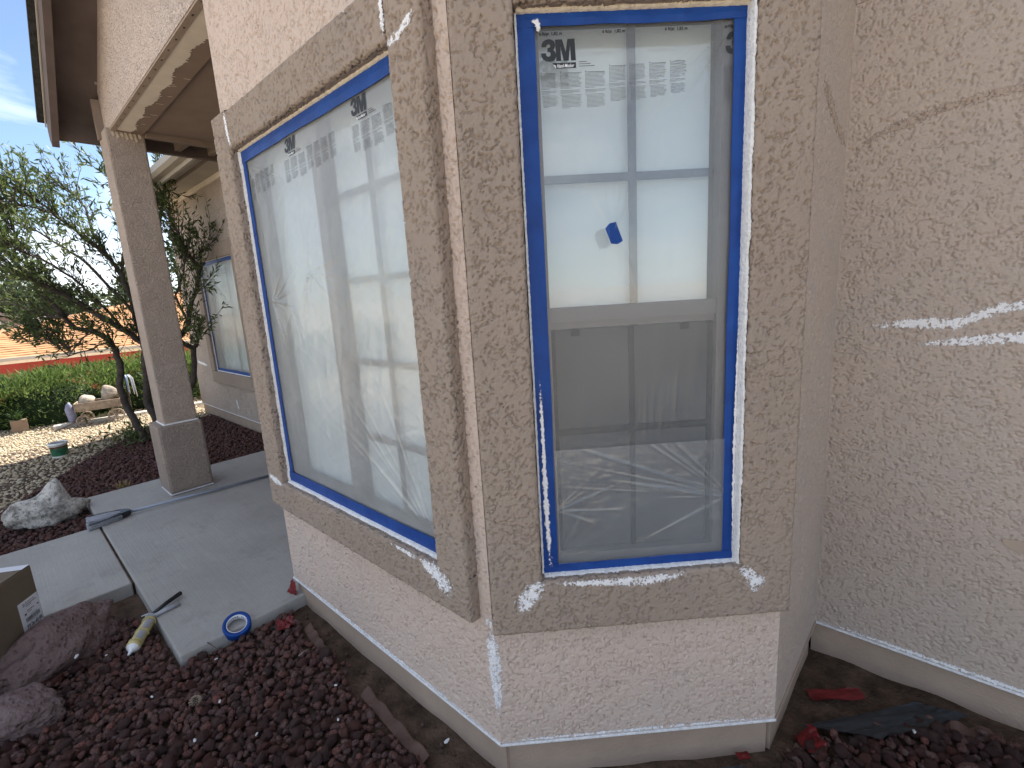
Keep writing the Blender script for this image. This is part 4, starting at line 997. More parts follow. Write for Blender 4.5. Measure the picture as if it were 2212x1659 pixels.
# ------------------------------------------------------------------ things on the ground
# broom lying along the slab
def broom():
    t = thing('broom', (-4.62, .45, .06), 'grey push-handled broom lying across the porch slab', 'broom')
    h0 = Vector((-4.645, .50, .088)); h1 = Vector((-4.525, 1.60, .074)); d = (h1-h0).normalized()
    tube_obj('handle', [h0, h0.lerp(h1, .5), h1], .0115, MAT['steel'], t, 12)
    tube_obj('grip', [h1-d*.04, h1+d*.02], .0135, MAT['plastic_dark'], t, 12)
    s = Vector((d.y, -d.x, 0)).normalized()
    bm = bmesh.new()
    for i, (q, wd, hh) in enumerate(((.03, .016, .015), (.005, .036, .020), (-.03, .056, .022))):
        c_ = h0+d*q; c_.z = .090
        for (a_, b_) in ((-1, -1), (1, -1), (1, 1), (-1, 1)): bm.verts.new(c_+s*(a_*wd)+Vector((0, 0, b_*hh)))
    bm.verts.ensure_lookup_table()
    for i in range(2):
        for q in range(4): bm.faces.new([bm.verts[i*4+q], bm.verts[i*4+(q+1) % 4], bm.verts[i*4+4+(q+1) % 4], bm.verts[i*4+4+q]])
    bm.faces.new(bm.verts[0:4]); bm.faces.new(bm.verts[8:12]); bm_obj('head_cap', bm, MAT['plastic_dark'], t)
    V = []; F = []; rg_ = np.random.default_rng(2); K = 40
    for i, (q, wd, zt_, zb_) in enumerate(((-.025, .054, .110, .066), (-.10, .078, .114, .062), (-.18, .106, .108, .0615), (-.230, .124, .102, .0615))):
        for k in range(K+1):
            a_ = k/K*2-1; c_ = h0+d*(q+(rg_.uniform(-.008, .006) if i == 3 else 0))+s*(a_*wd)-s*(.004*i)
            V += [Vector((c_.x, c_.y, zt_-.016*a_*a_+(.003 if k % 2 else -.002))), Vector((c_.x, c_.y, zb_))]
    n2 = 2*(K+1)
    for i in range(3):
        for k in range(K):
            o = i*n2+2*k; F += [(o, o+2, o+n2+2, o+n2), (o+1, o+n2+1, o+n2+3, o+3)]
        F += [(i*n2, i*n2+n2, i*n2+n2+1, i*n2+1), (i*n2+2*K, i*n2+2*K+1, i*n2+n2+2*K+1, i*n2+n2+2*K)]
    for k in range(K): F.append((3*n2+2*k, 3*n2+2*k+2, 3*n2+2*k+3, 3*n2+2*k+1))
    mesh('bristle_bundle', V, F, MAT['bristle'], t)
    rg_ = np.random.default_rng(2); V = []; F = []
    for i in range(500):
        a_ = rg_.uniform(-1, 1); b_ = rg_.uniform(-1, 1); L = rg_.uniform(.175, .20)
        p0 = h0-d*.025+s*(a_*.058)+Vector((0, 0, b_*.020)); p0.z = max(.068, .090+b_*.020)
        p1 = h0-d*(.03+L)+s*(a_*.120+rg_.normal()*.003)-s*.012; p1.z = max(.0635, .084+b_*.020)
        e = Vector((s.x, s.y, .6)).normalized()*.0026; o = len(V)
        V += [p0-e, p0+e, p1+e*.8, p1-e*.8]; F.append((o, o+1, o+2, o+3))
    tag(mesh('bristles', V, F, MAT['bristle'], t), kind='stuff')
    V = []; 
    tube_obj('bristle_stitching', [h0-d*.075+s*.064+Vector((0, 0, .0)), h0-d*.077+Vector((0, 0, .024)), h0-d*.075-s*.064], .0035, MAT['plastic_grey'], t, 6)
broom()
# cardboard box with shipping label
def carton():
    t = thing('cardboard_box', (-3.05, -.28, 0), 'brown cardboard box with a white shipping label, cut off at the left', 'box')
    o = Vector((-3.15, -.045, -.03)); u = Vector((.79, -.61, 0)).normalized(); wv = Vector((.61, .79, 0)).normalized()
    fr = Frame(o, u, wv); Hh = .49
    box('body', fr, 0, .46, 0, Hh, -.34, 0, MAT['cardboard'], t, .004)
    box('flap', fr, .003, .457, Hh+.0012, Hh+.005, -.172, -.003, MAT['cardboard'], t)
    box('flap', fr, .003, .457, Hh+.0014, Hh+.0054, -.337, -.178, MAT['cardboard'], t)
    box('packing_tape', fr, .004, .05, Hh+.0056, Hh+.0062, -.34, .0, MAT['label'], t)
    box('crease', fr, .002, .458, Hh-.035, Hh-.033, .0002, .0010, MAT['cardboard'], t)
    box('crease', fr, .128, .130, .0, .20, .0002, .0012, MAT['plastic_dark'], t)
    lb = box('shipping_label', fr, .006, .118, .205, .355, .0004, .0016, MAT['label'], t)
    rg_ = np.random.default_rng(4); V = []; F = []
    def q(u0, u1, v0, v1):
        o_ = len(V); V.extend([fr.p(u0, v0, .0022), fr.p(u1, v0, .0022), fr.p(u1, v1, .0022), fr.p(u0, v1, .0022)]); F.append((o_, o_+1, o_+2, o_+3))
    def line(v, u0, u1, th):
        x = u0
        while x < u1: e = min(u1, x+rg_.uniform(.004, .012)); q(x, e, v, v+th); x = e+.0015
    # u runs right to left in the picture, so the label reads from high u to low u
    line(.340, .030, .082, .003); line(.330, .020, .082, .004); line(.322, .050, .082, .003)
    line(.300, .040, .080, .004); line(.292, .055, .080, .003); q(.012, .022, .298, .305); q(.086, .097, .285, .295)
    x = .018
    while x < .095: wd = rg_.uniform(.0007, .003); q(x, x+wd, .252, .272); x += wd+rg_.uniform(.0006, .002)
    line(.246, .03, .08, .002); line(.276, .03, .07, .002)
    for i in range(4):
        for j in range(3):
            for k in range(4):
                if rg_.random() < .75: q(.012+i*.023+k*.0045, .012+i*.023+k*.0045+.0038, .222+j*.006, .222+j*.006+.0048)
    line(.213, .02, .05, .003); line(.212, .07, .098, .003)
    tag(mesh('label_print', V, F, MAT['ink_grey'], lb), kind='stuff')
    # round mark at the label corner: a thick ring with a gap
    V = []; F = []
    for i in range(15):
        th = R(40)+i*R(20)
        for r_ in (.0035, .0065): V.append(fr.p(.092+r_*math.cos(th), .336+r_*math.sin(th), .0023))
    F = [(2*i, 2*i+1, 2*i+3, 2*i+2) for i in range(14)]; mesh('label_print', V, F, MAT['ink'], lb)
carton()
# blue tape roll leaning on the slab edge
def tape_roll():
    t = thing('tape_roll', (-2.49, .575, .02), 'roll of blue masking tape leaning on lava rock by the slab', 'tape roll')
    ax = Vector((.52, -.10, .85)).normalized(); c0 = Vector((-2.492, .585, .062))
    a_ = ax.cross(Vector((0, 1, 0))).normalized(); b_ = ax.cross(a_).normalized(); N = 48
    def ring(nm, prof, mat):
        V = []; F = []; n = len(prof)
        for i in range(N):
            th = 2*math.pi*i/N; d = a_*math.cos(th)+b_*math.sin(th)
            for r_, h in prof: V.append(c0+d*r_+ax*h)
        for i in range(N):
            for j in range(n): F.append((i*n+j, i*n+(j+1) % n, ((i+1) % N)*n+(j+1) % n, ((i+1) % N)*n+j))
        return mesh(nm, V, F, mat, t, True)
    ring('tape', [(.0455, -.024), (.061, -.024), (.062, -.022), (.062, .022), (.061, .024), (.0455, .024)], MAT['tape'])
    core = ring('core', [(.0420, -.0235), (.0452, -.0235), (.0452, .0235), (.0420, .0235)], MAT['label'])
    V = []; F = []
    for k in range(26):
        if k % 6 == 5: continue
        th = 2*math.pi*k/26
        o_ = len(V)
        for (dt, hh) in ((0, .004), (.16, .004), (.16, .013), (0, .013)):
            d = a_*math.cos(th+dt)+b_*math.sin(th+dt); V.append(c0+d*.0417+ax*hh)
        F.append((o_, o_+1, o_+2, o_+3))
    mesh('core_print', V, F, MAT['ink_grey'], core)
tape_roll()
# caulking gun with a used tube
def caulk_gun():
    t = thing('caulking_gun', (-2.88, .30, .02), 'messy yellowed caulking gun with a white tip lying by the walk joint', 'caulking gun')
    tip = Vector((-2.735, .195, .040)); bk = Vector((-2.935, .325, .062)); d = (bk-tip).normalized(); s = d.cross(Vector((0, 0, 1))).normalized(); upv = s.cross(d)
    def prof(pts, nm, mat, n=20, sc=(1, 1)):
        V = []; F = []
        for q, r_ in pts:
            for k in range(n):
                th = 2*math.pi*k/n; V.append(tip+d*q+s*(math.cos(th)*r_*sc[0])+upv*(math.sin(th)*r_*sc[1]))
        for i in range(len(pts)-1):
            for k in range(n): F.append((i*n+k, i*n+(k+1) % n, (i+1)*n+(k+1) % n, (i+1)*n+k))
        F.append(tuple(range(n))[::-1]); F.append(tuple(range((len(pts)-1)*n, len(pts)*n)))
        return mesh(nm, V, F, mat, t, True)
    prof([(.035, .024), (.045, .027), (.14, .027), (.20, .026), (.222, .024), (.228, .012)], 'cartridge', MAT['yellow'])
    prof([(.028, .010), (.034, .030), (.048, .031), (.056, .028)], 'front_cap', MAT['yellow'])
    prof([(-.012, .004), (.012, .009), (.020, .018), (.030, .026), (.038, .027)], 'nozzle', MAT['tube_white'])
    # half-pipe cradle ribs and windows
    for q0, q1 in ((.066, .118), (.136, .196)):
        V = []; F = []
        for i in range(9):
            th = R(25)+i*R(8)
            for q in (q0, q1): V.append(tip+d*q+s*(math.cos(th)*.0278)+upv*(math.sin(th)*.0278))
        mesh('cradle_window', V, [(2*i, 2*i+1, 2*i+3, 2*i+2) for i in range(8)], MAT['plastic_grey'], t, True)
    for q in (.062, .127, .205):
        V, F = tube(None, [tip+d*q+(s*math.cos(a_)+upv*math.sin(a_))*.029 for a_ in [R(x) for x in range(-30, 211, 20)]], .003, None, n=6)
        mesh('cradle_rib', V, F, MAT['yellow'], t, True)
    hb = tip+d*.235
    tube_obj('frame_end', [hb-d*.008, hb+d*.012], [.026, .022], MAT['plastic_grey'], t, 14)
    he = Vector((-3.02, .475, .082)); h2 = Vector((-2.965, .44, .076))
    hb2 = Vector((hb.x, hb.y, .072))
    tube_obj('handle', [hb2+Vector((0, 0, .004)), hb2.lerp(he, .5)+Vector((0, 0, .006)), he], [.008, .011, .0125], MAT['plastic_dark'], t, 8)
    tube_obj('trigger', [hb2+Vector((.012, .008, 0)), hb2.lerp(h2, .5)+Vector((.018, .012, -.002)), h2+Vector((.030, .01, -.004))], [.009, .012, .009], MAT['plastic_grey'], t, 8)
    tube_obj('plunger_rod', [hb2+Vector((-.02, -.02, .0)), hb2+Vector((-.055, .0, -.01)), hb2+Vector((-.075, -.03, -.02))], .003, MAT['tube_white'], t, 6)
caulk_gun()
# pail
def pail():
    cx, cy = -7.70, .36
    t = thing('paint_pail', (cx, cy, 0), 'white plastic pail with a green and brown label standing on the gravel', 'pail')
    n = 36
    def ring(nm, prof, mat, a0=0, a1=2*math.pi):
        V = []; F = []; full = abs(a1-a0-2*math.pi) < .01; N = n if full else n//2
        for i in range(N+(0 if full else 1)):
            th = a0+(a1-a0)*i/N
            for r_, z in prof: V.append((cx+.86*r_*math.cos(th), cy+.86*r_*math.sin(th), z*.92))
        m_ = len(prof)
        for i in range(N):
            for j in range(m_-1): F.append((i*m_+j, ((i+1) % n if full else i+1)*m_+j, ((i+1) % n if full else i+1)*m_+j+1, i*m_+j+1))
        return mesh(nm, V, F, mat, t, True)
    ring('body', [(.001, -.01), (.082, -.01), (.085, .0), (.100, .165), (.104, .170), (.104, .19), (.1, .19), (.096, .165), (.08, .005), (.001, .005)], MAT['van'])
    ring('rim', [(.1045, .160), (.110, .160), (.110, .178), (.1045, .178)], MAT['van'])
    th = math.atan2(-cy, -cx)
    ring('label', [(.0875, .02), (.0965, .12)], simple('pail_label_green', (.03, .14, .07), .5, .4, 25), th-1.3, th+1.3)
    ring('label', [(.0966, .1205), (.0990, .145)], simple('pail_label_brown', (.12, .055, .03), .5, .4, 25), th-1.3, th+1.3)
    ring('contents', [(.001, .176), (.095, .176)], MAT['plastic_dark'])
pail()
# scraps: red plastic, weed fabric, edging, chips, twigs, cone
def scrap(name, pts, mat, label, cat, amp=.004, seed=0, group=None, nsub=5, thick=.0008):
    """crumpled thin sheet from four corner points"""
    rg_ = np.random.default_rng(seed); A, B, Cc, D = [np.array(p) for p in pts]; V = []; F = []; n = nsub*2
    for i in range(n+1):
        for j in range(n+1):
            s_, t_ = i/n, j/n; p = (A*(1-s_)+B*s_)*(1-t_)+(D*(1-s_)+Cc*s_)*t_
            p = p+np.array([rg_.normal()*amp*.4, rg_.normal()*amp*.4, abs(rg_.normal())*amp+amp*math.sin(5*s_+seed)*math.sin(7*t_+seed)]); V.append(p)
    m_ = (n+1)**2; V += [v-np.array([0, 0, thick]) for v in V]
    for i in range(n):
        for j in range(n):
            k = i*(n+1)+j; F.append((k, k+n+1, k+n+2, k+1)); F.append((m_+k, m_+k+1, m_+k+n+2, m_+k+n+1))
    return tag(mesh(name, V, F, mat, smooth=True), label, cat, group)
def gp(x, y, z): return (x, y, z)
scrap('red_scrap', [(-2.565, .86, .062), (-2.50, .885, .062), (-2.515, .893, .13), (-2.555, .893, .13)], MAT['red'], 'dark red plastic scrap tucked under the bay on the slab', 'scrap', .004, 1)
scrap('red_scrap', [(-2.40, .74, .034), (-2.32, .71, .038), (-2.29, .78, .040), (-2.36, .80, .04)], MAT['red'], 'torn red plastic scrap on lava rock near the slab corner', 'scrap', .008, 2)
scrap('red_scrap', [(-.30, 1.66, .0), (-.235, 1.60, .035), (-.20, 1.645, .05), (-.255, 1.70, .055)], MAT['red'], 'red plastic scrap at the right foot of the bay', 'scrap', .006, 3)
scrap('red_scrap', [(-.31, 1.90, .012), (-.16, 2.03, .016), (-.13, 1.99, .016), (-.28, 1.86, .012)], MAT['red'], 'long dark red strip lying in the corner beside the main wall', 'scrap', .003, 4)
scrap('red_scrap', [(-.43, 1.46, .022), (-.40, 1.49, .022), (-.38, 1.47, .024), (-.41, 1.44, .024)], MAT['red'], 'tiny red scrap on weed fabric at the bottom picture edge', 'scrap', .002, 5)
scrap('weed_fabric', [(-.30, 1.70, .018), (.02, 2.10, .006), (.16, 2.13, .012), (-.06, 1.80, .045)], MAT['fabric'], 'wrinkled black weed fabric in the corner by the main wall', 'weed fabric', .004, 6, nsub=9)
scrap('weed_fabric', [(-.62, 1.20, .010), (-.40, 1.44, .010), (-.33, 1.38, .014), (-.56, 1.12, .014)], MAT['fabric'], 'dark weed fabric strip along the foot of the angled bay face', 'weed fabric', .003, 7, nsub=8)
for k, (x0, y0, x1, y1, lab) in enumerate(((-2.28, .835, -2.02, .800, 'brown plastic edging strip near the slab end of the bay'), (-1.68, .800, -1.24, .775, 'torn brown edging strip at the foot of the bay'), (-.30, 1.55, -.245, 1.66, 'short brown edging piece by the red scrap at the bay foot'), (.0, 1.99, .24, 2.09, 'brown edging strip along the main wall at right'))):
    d = Vector((x1-x0, y1-y0, 0)).normalized(); s = Vector((-d.y, d.x, 0)); rg_ = np.random.default_rng(k); V = []; F = []; n = 24
    for i in range(n+1):
        p = Vector((x0, y0, 0)).lerp(Vector((x1, y1, 0)), i/n); h = .016+.010*math.sin(i*.9+k)+.006*rg_.random()
        V += [p-s*.022+Vector((0, 0, .004)), p+s*.012+Vector((0, 0, h)), p+s*.016+Vector((0, 0, h)), p-s*.018+Vector((0, 0, .002))]
        if i:
            for q in range(4): F.append(((i-1)*4+q, (i-1)*4+(q+1) % 4, i*4+(q+1) % 4, i*4+q))
    F.append((0, 1, 2, 3)); F.append((n*4+3, n*4+2, n*4+1, n*4))
    tag(mesh('edging_strip', V, F, MAT['edging'], smooth=False), lab, 'edging')
chips = [((166, 1417), .013, .15), ((420, 1600), .010, .05), ((474, 1370), .008, .04), ((467, 1423), .009, .045), ((448, 1390), .012, .045), ((505, 1335), .008, .066), ((328, 1505), .008, .05), ((475, 1515), .010, .05), ((555, 1585), .008, .05), ((730, 1555), .008, .05), ((725, 1480), .010, .05), ((965, 1600), .012, .05), ((990, 1490), .012, .04), ((230, 1415), .008, .05), ((1975, 1580), .011, .05)]
def ray_at(px, py, z):
    d = r2*((px-1106)/1040.87)+u2*((829.5-py)/1040.87)+fw; return Vector((0, 0, CZ))+d*((z-CZ)/d.z)
cv = [rock_shape(1, 400+i, 6, .2, (1, .6, .28)) for i in range(4)]
cme = [mesh_np('paint_chip', V, F, MAT['tube_white']).data for V, F in cv]
for o in [o for o in bpy.data.objects if o.name.startswith('paint_chip')]: bpy.data.objects.remove(o)
for i, ((px, py), s, z) in enumerate(chips):
    o = bpy.data.objects.new('paint_chip', cme[i % 4]); C.objects.link(o); o.location = ray_at(px, py, z); o.scale = (s, s, s); o.rotation_euler = (random.uniform(-.3, .3), random.uniform(-.3, .3), random.uniform(0, 6))
    tag(o, 'small white caulk crumb lying on the ground', 'crumb', 'caulk crumbs on the ground')
for i, (p, q, lab) in enumerate((((645, 1417), (669, 1400), 'short pale twig beside the slab corner'), ((436, 1382), (470, 1402), 'dark twig on the lava rock left of the cone'), ((935, 1455), (990, 1447), 'thin twig lying on the lava rock'))):
    a = ray_at(*p, .055); b = ray_at(*q, .055); tag(tube_obj('twig', [a, a.lerp(b, .5)+Vector((0, 0, .004)), b], [.0022, .0018, .001], MAT['oldwood'] if i == 0 else MAT['bark'], None, 6), lab, 'twig')
# cone
c0 = ray_at(422, 1515, .055); pc = thing('pine_cone', c0, 'small grey pine cone on the lava rock', 'pine cone')
V = []; F = []
for i in range(60):
    t = i/59; th = i*2.399; z = -.016+.034*t; r_ = .016*math.sin(math.pi*(.12+.85*t))+.003
    p = c0+Vector((math.cos(th)*r_*.5, math.sin(th)*r_*.5, z)); e = c0+Vector((math.cos(th)*r_*1.2, math.sin(th)*r_*1.2, z+.003)); s = Vector((-math.sin(th), math.cos(th), 0))*.004; o = len(V)
    V += [p, e-s, e+s, e+Vector((0, 0, .003))]; F += [(o, o+1, o+3), (o, o+3, o+2), (o, o+2, o+1)]
mesh('scales', V, F, MAT['oldwood'], pc)
tube_obj('core', [c0-Vector((0, 0, .016)), c0, c0+Vector((0, 0, .016))], [.006, .010, .004], MAT['bark'], pc, 8)
# dry grass tuft
def tuft(loc, n, h, mat, name, label, cat, spread=.5, wdt=.0022, seed=0, rnd=False):
    rg_ = np.random.default_rng(seed); V = []; F = []; K = []
    for i in range(n):
        th = rg_.uniform(0, 6.28); l = h*rg_.uniform(.5, 1); b = Vector(loc)+Vector((rg_.normal()*.02, rg_.normal()*.02, 0)); d = Vector((math.cos(th)*spread, math.sin(th)*spread, 1)).normalized()
        s = Vector((-math.sin(th), math.cos(th), 0))*wdt; m_ = b+d*l*.6; e = b+d*l+Vector((math.cos(th), math.sin(th), -.4))*l*.2; o = len(V)
        V += [b-s, b+s, m_-s*.8, m_+s*.8, e]; F += [(o, o+1, o+3, o+2), (o+2, o+3, o+4)]
    return tag(mesh(name, V, F, mat), label, cat)
tuft((-5.62, .62, 0), 60, .10, MAT['dry_grass'], 'grass_tuft', 'small dry grass tuft by the far edge of the slab', 'grass')
tuft((-7.9, .9, 0), 50, .12, MAT['dry_grass'], 'grass_tuft', 'dry grass tuft under the tree on the lava rock', 'grass', seed=3)

# ------------------------------------------------------------------ vegetation
def cards(P, D, L, Wd, rg, fold=0):
    """lanceolate leaves: rhombus with 4 verts. P base, D direction"""
    n = len(P); D = D/np.linalg.norm(D, axis=1, keepdims=True); a = rg.normal(size=(n, 3)); s = np.cross(D, a); s /= np.linalg.norm(s, axis=1, keepdims=True)+1e-9
    m_ = P+D*(L*.45)[:, None]; V = np.stack([P, m_+s*(Wd*.5)[:, None], P+D*L[:, None], m_-s*(Wd*.5)[:, None]], 1)
    F = np.arange(n*4).reshape(n, 4); return V.reshape(-1, 3), F
def at_x(px, py, X):
    d = r2*((px-1106)/1040.87)+u2*((829.5-py)/1040.87)+fw; return Vector((0, 0, CZ))+d*(X/d.x)
def porch_tree():
    rg_ = np.random.default_rng(8)
    base = Vector((-7.42, 1.27, 0))
    t = thing('tree', base, 'multi-stemmed tree with narrow leaves behind the porch column', 'tree')
    BR = [([(325, 955), (295, 920), (275, 880), (262, 840), (261, 795), (250, 756), (238, 736), (203, 716), (159, 709), (139, 686), (99, 639), (72, 607), (40, 580), (5, 560)], -.1, .055, .010),
          ([(345, 950), (338, 905), (318, 870), (316, 800), (315, 756), (303, 739), (273, 716), (223, 687), (188, 667), (139, 639), (104, 622), (60, 600)], .25, .060, .010),
          ([(318, 800), (307, 731), (293, 682), (278, 632), (263, 595), (248, 572), (233, 553), (193, 523), (149, 488), (99, 446), (55, 418)], .1, .042, .008),
          ([(345, 952), (400, 880), (421, 795), (419, 756), (387, 734), (407, 701), (412, 662), (426, 620), (431, 580), (402, 545), (387, 508), (370, 470)], .35, .048, .008),
          ([(419, 756), (425, 740), (432, 720)], .35, .03, .012),
          ([(431, 580), (434, 545), (459, 523)], .35, .018, .005), ([(407, 701), (380, 640), (395, 590), (402, 560)], .3, .018, .006),
          ([(316, 800), (322, 700), (330, 600), (345, 500), (352, 430), (360, 370)], .2, .035, .007),
          ([(263, 595), (268, 540), (272, 480), (262, 420), (240, 375)], .3, .022, .006), ([(233, 553), (200, 500), (185, 450), (160, 420), (120, 395)], -.5, .02, .006),
          ([(293, 682), (240, 620), (190, 570), (130, 530), (80, 500), (30, 485)], -.7, .024, .006), ([(203, 716), (180, 730), (150, 760), (140, 745), (110, 735)], -.2, .012, .004),
          ([(238, 736), (200, 755), (145, 768), (110, 735), (85, 722)], -.3, .012, .004), ([(139, 686), (90, 680), (40, 660), (0, 650)], -.5, .016, .005),
          ([(72, 607), (50, 540), (30, 500), (10, 470)], .1, .014, .005), ([(149, 488), (110, 460), (60, 445), (10, 430)], .4, .014, .005), ([(273, 716), (210, 650), (160, 600), (90, 560), (20, 530)], .6, .02, .005)]
    tips = []; trunkV = []; trunkF = []
    for pl, off, r0, r1 in BR:
        n = len(pl); pts = []
        for i, (x, y) in enumerate(pl):
            k = i/(n-1); pts.append(at_x(x, y, -7.42+off*k*1.6+.05*math.sin(i*2.1)))
        dense = []
        for i in range(n-1):
            for q in range(3): dense.append(pts[i].lerp(pts[i+1], q/3)+Vector((rg_.normal(), rg_.normal(), rg_.normal()))*.006)
        dense.append(pts[-1]); N = len(dense)
        rad = [.78*r0*(1-k/(N-1))**.8+r1*(k/(N-1)) for k in range(N)]
        if dense[0].z < .25: dense[0].z = min(dense[0].z, -.03)
        V, F = tube(None, dense, rad, None, n=8); o = len(trunkV); trunkV += V; trunkF += [tuple(o+i for i in f) for f in F]
        for k in range(N):
            if dense[k].z > 1.0: tips.append((dense[k], (dense[min(k+1, N-1)]-dense[max(k-1, 0)]).normalized(), k/(N-1)))
    mesh('trunk', trunkV, trunkF, MAT['bark'], t, True)
    tv = []; tf = []; LP = []; LD = []
    outward = Vector((0, 0, 1))
    for p, d, k in tips:
        nt_ = int(1+3.5*k+rg_.random()*2)
        for _ in range(nt_):
            rd = Vector(rg_.normal(size=3)); dr = (d*.9+rd*.42+Vector((0, -.10, .30))).normalized(); L = rg_.uniform(.18, .48)*(0.7+.5*k)
            q = [p, p+dr*L*.35+Vector(rg_.normal(size=3))*.012, p+dr*L*.7+Vector(rg_.normal(size=3))*.02+Vector((0, 0, .02)), p+dr*L+Vector(rg_.normal(size=3))*.02+Vector((0, 0, .05))]
            V, F = tube(None, q, [.0045, .0035, .0026, .0014], None, n=4); o = len(tv); tv += V; tf += [tuple(o+i for i in f) for f in F]
            nl = int(rg_.uniform(8, 25)*(.22+.9*k))
            for _ in range(nl):
                s = rg_.uniform(.35, 1.0); i = min(2, int(s*3)); pp = q[i].lerp(q[i+1], s*3-i)
                LP.append(pp+Vector(rg_.normal(size=3))*.012); LD.append(dr*.8+Vector(rg_.normal(size=3))*.6)
    tag(mesh('twigs', tv, tf, MAT['bark'], t), kind='stuff')
    # a leafy shoot low at the wing corner and basal growth
    for i in range(420):
        th = rg_.uniform(0, 6.28); r_ = abs(rg_.normal())*.32; LP.append(Vector((-7.55+r_*math.cos(th), 1.05+r_*math.sin(th)*.9, .04+abs(rg_.normal())*.10))); LD.append(Vector(rg_.normal(size=3))+Vector((0, 0, .8)))
    LP = np.array([v[:] for v in LP]); LD = np.array([v[:] for v in LD]); n = len(LP)
    V, F = cards(LP, LD, rg_.uniform(.05, .10, n), rg_.uniform(.014, .024, n), rg_)
    tag(mesh_np('crown', V, F, MAT['leaf'], t, attrs={'rnd': np.repeat(rg_.random(n), 4)}), kind='stuff')
porch_tree()
def spray_plant(name, parent, centre_fn, n, mat, rg_, L=(.05, .11), Wd=(.008, .018), upb=.7):
    P = []; D = []
    for i in range(n): p, d = centre_fn(rg_); P.append(p); D.append(d)
    P = np.array(P); D = np.array(D); V, F = cards(P, D, rg_.uniform(*L, n), rg_.uniform(*Wd, n), rg_)
    return tag(mesh_np(name, V, F, mat, parent, attrs={'rnd': np.clip(np.repeat(rg_.beta(2, 2, n), 4), 0, 1)}), kind='stuff')
def hedge():
    rg_ = np.random.default_rng(14)
    defs = [(-10.95, -2.6, .85, 1.15, .97, 'left part of the juniper hedge cut off by the picture edge'), (-10.95, -.75, .80, 1.1, .90, 'feathery green juniper in the hedge above the clay block'), (-10.85, .75, .78, 1.0, .80, 'juniper in the hedge behind the garden cart'), (-10.85, 2.05, .80, .95, .84, 'juniper seen between the column and the tree stems'), (-10.7, 3.35, .8, .95, .84, 'juniper showing between column and wing wall'), (-10.9, -4.4, .85, 1.2, 1.0, 'outermost juniper of the hedge at far left')]
    for cx, cy, rx, ry, h, lab in defs:
        t = thing('juniper', (cx, cy, -.03), lab, 'hedge shrub', 'junipers forming the hedge')
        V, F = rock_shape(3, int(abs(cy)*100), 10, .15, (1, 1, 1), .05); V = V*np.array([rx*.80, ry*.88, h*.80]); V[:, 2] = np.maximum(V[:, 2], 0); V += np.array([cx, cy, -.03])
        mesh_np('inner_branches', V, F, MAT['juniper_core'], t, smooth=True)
        lobes = [(rg_.uniform(-1, 1), rg_.uniform(-1, 1), rg_.uniform(.5, 1.05), rg_.uniform(.22, .40)) for _ in range(26)]
        def fn(r_):
            if r_.random() < .6:
                lx, ly, lz, lr = lobes[r_.integers(26)]
                d = r_.normal(size=3); d /= np.linalg.norm(d); d[2] = abs(d[2])*.9+.1
                rr = math.hypot(lx, ly); sc = 1/max(1, rr); c_ = np.array([cx+lx*sc*rx*.75, cy+ly*sc*ry*.8, h*(.25+.65*lz*math.sqrt(max(.05, 1-.75*(rr*sc)**2)))])
                p = c_+d*lr*r_.uniform(.55, 1.05)*np.array([1, 1, .7])
            else:
                d = r_.normal(size=3); d /= np.linalg.norm(d); d[2] = abs(d[2]); p = np.array([cx, cy, 0])+d*np.array([rx, ry, h])*r_.uniform(.82, 1.06)
            p[2] = max(.02, p[2]); dd = d+np.array([.25, 0, .55])+r_.normal(size=3)*.45; return p, dd
        spray_plant('foliage', t, fn, 7200, MAT['juniper'], rg_, (.05, .13), (.010, .024))
hedge()
# concrete mow curb at the hedge foot
bm = bmesh.new(); bx(bm, Frame((-9.72, 1.0, 0), (.12, 1, 0), (1, -.12, 0)), -.55, 3.6, -.06, .035, -.10, .02, .01)
tag(bm_obj('curb', bm, MAT['curb']), kind='structure')
b = box('clay_block', Frame((-10.05, .05, 0), (.05, 1, 0), (1, -.05, 0)), -.02, .16, -.02, .17, -.12, 0, MAT['block'], None, .008); tag(b, 'small square brown block standing at the foot of the hedge', 'block')
# little juniper seedling above the block
tuft((-10.10, .13, .17), 30, .26, MAT['juniper'], 'seedling', 'small yellow-green sprig growing above the brown block', 'plant', 1.0, .010, 5)
tuft((-8.86, 1.86, -.02), 46, .62, MAT['leaf'], 'sapling', 'small dark leafy sapling at the corner of the wing wall', 'plant', .55, .012, 6)

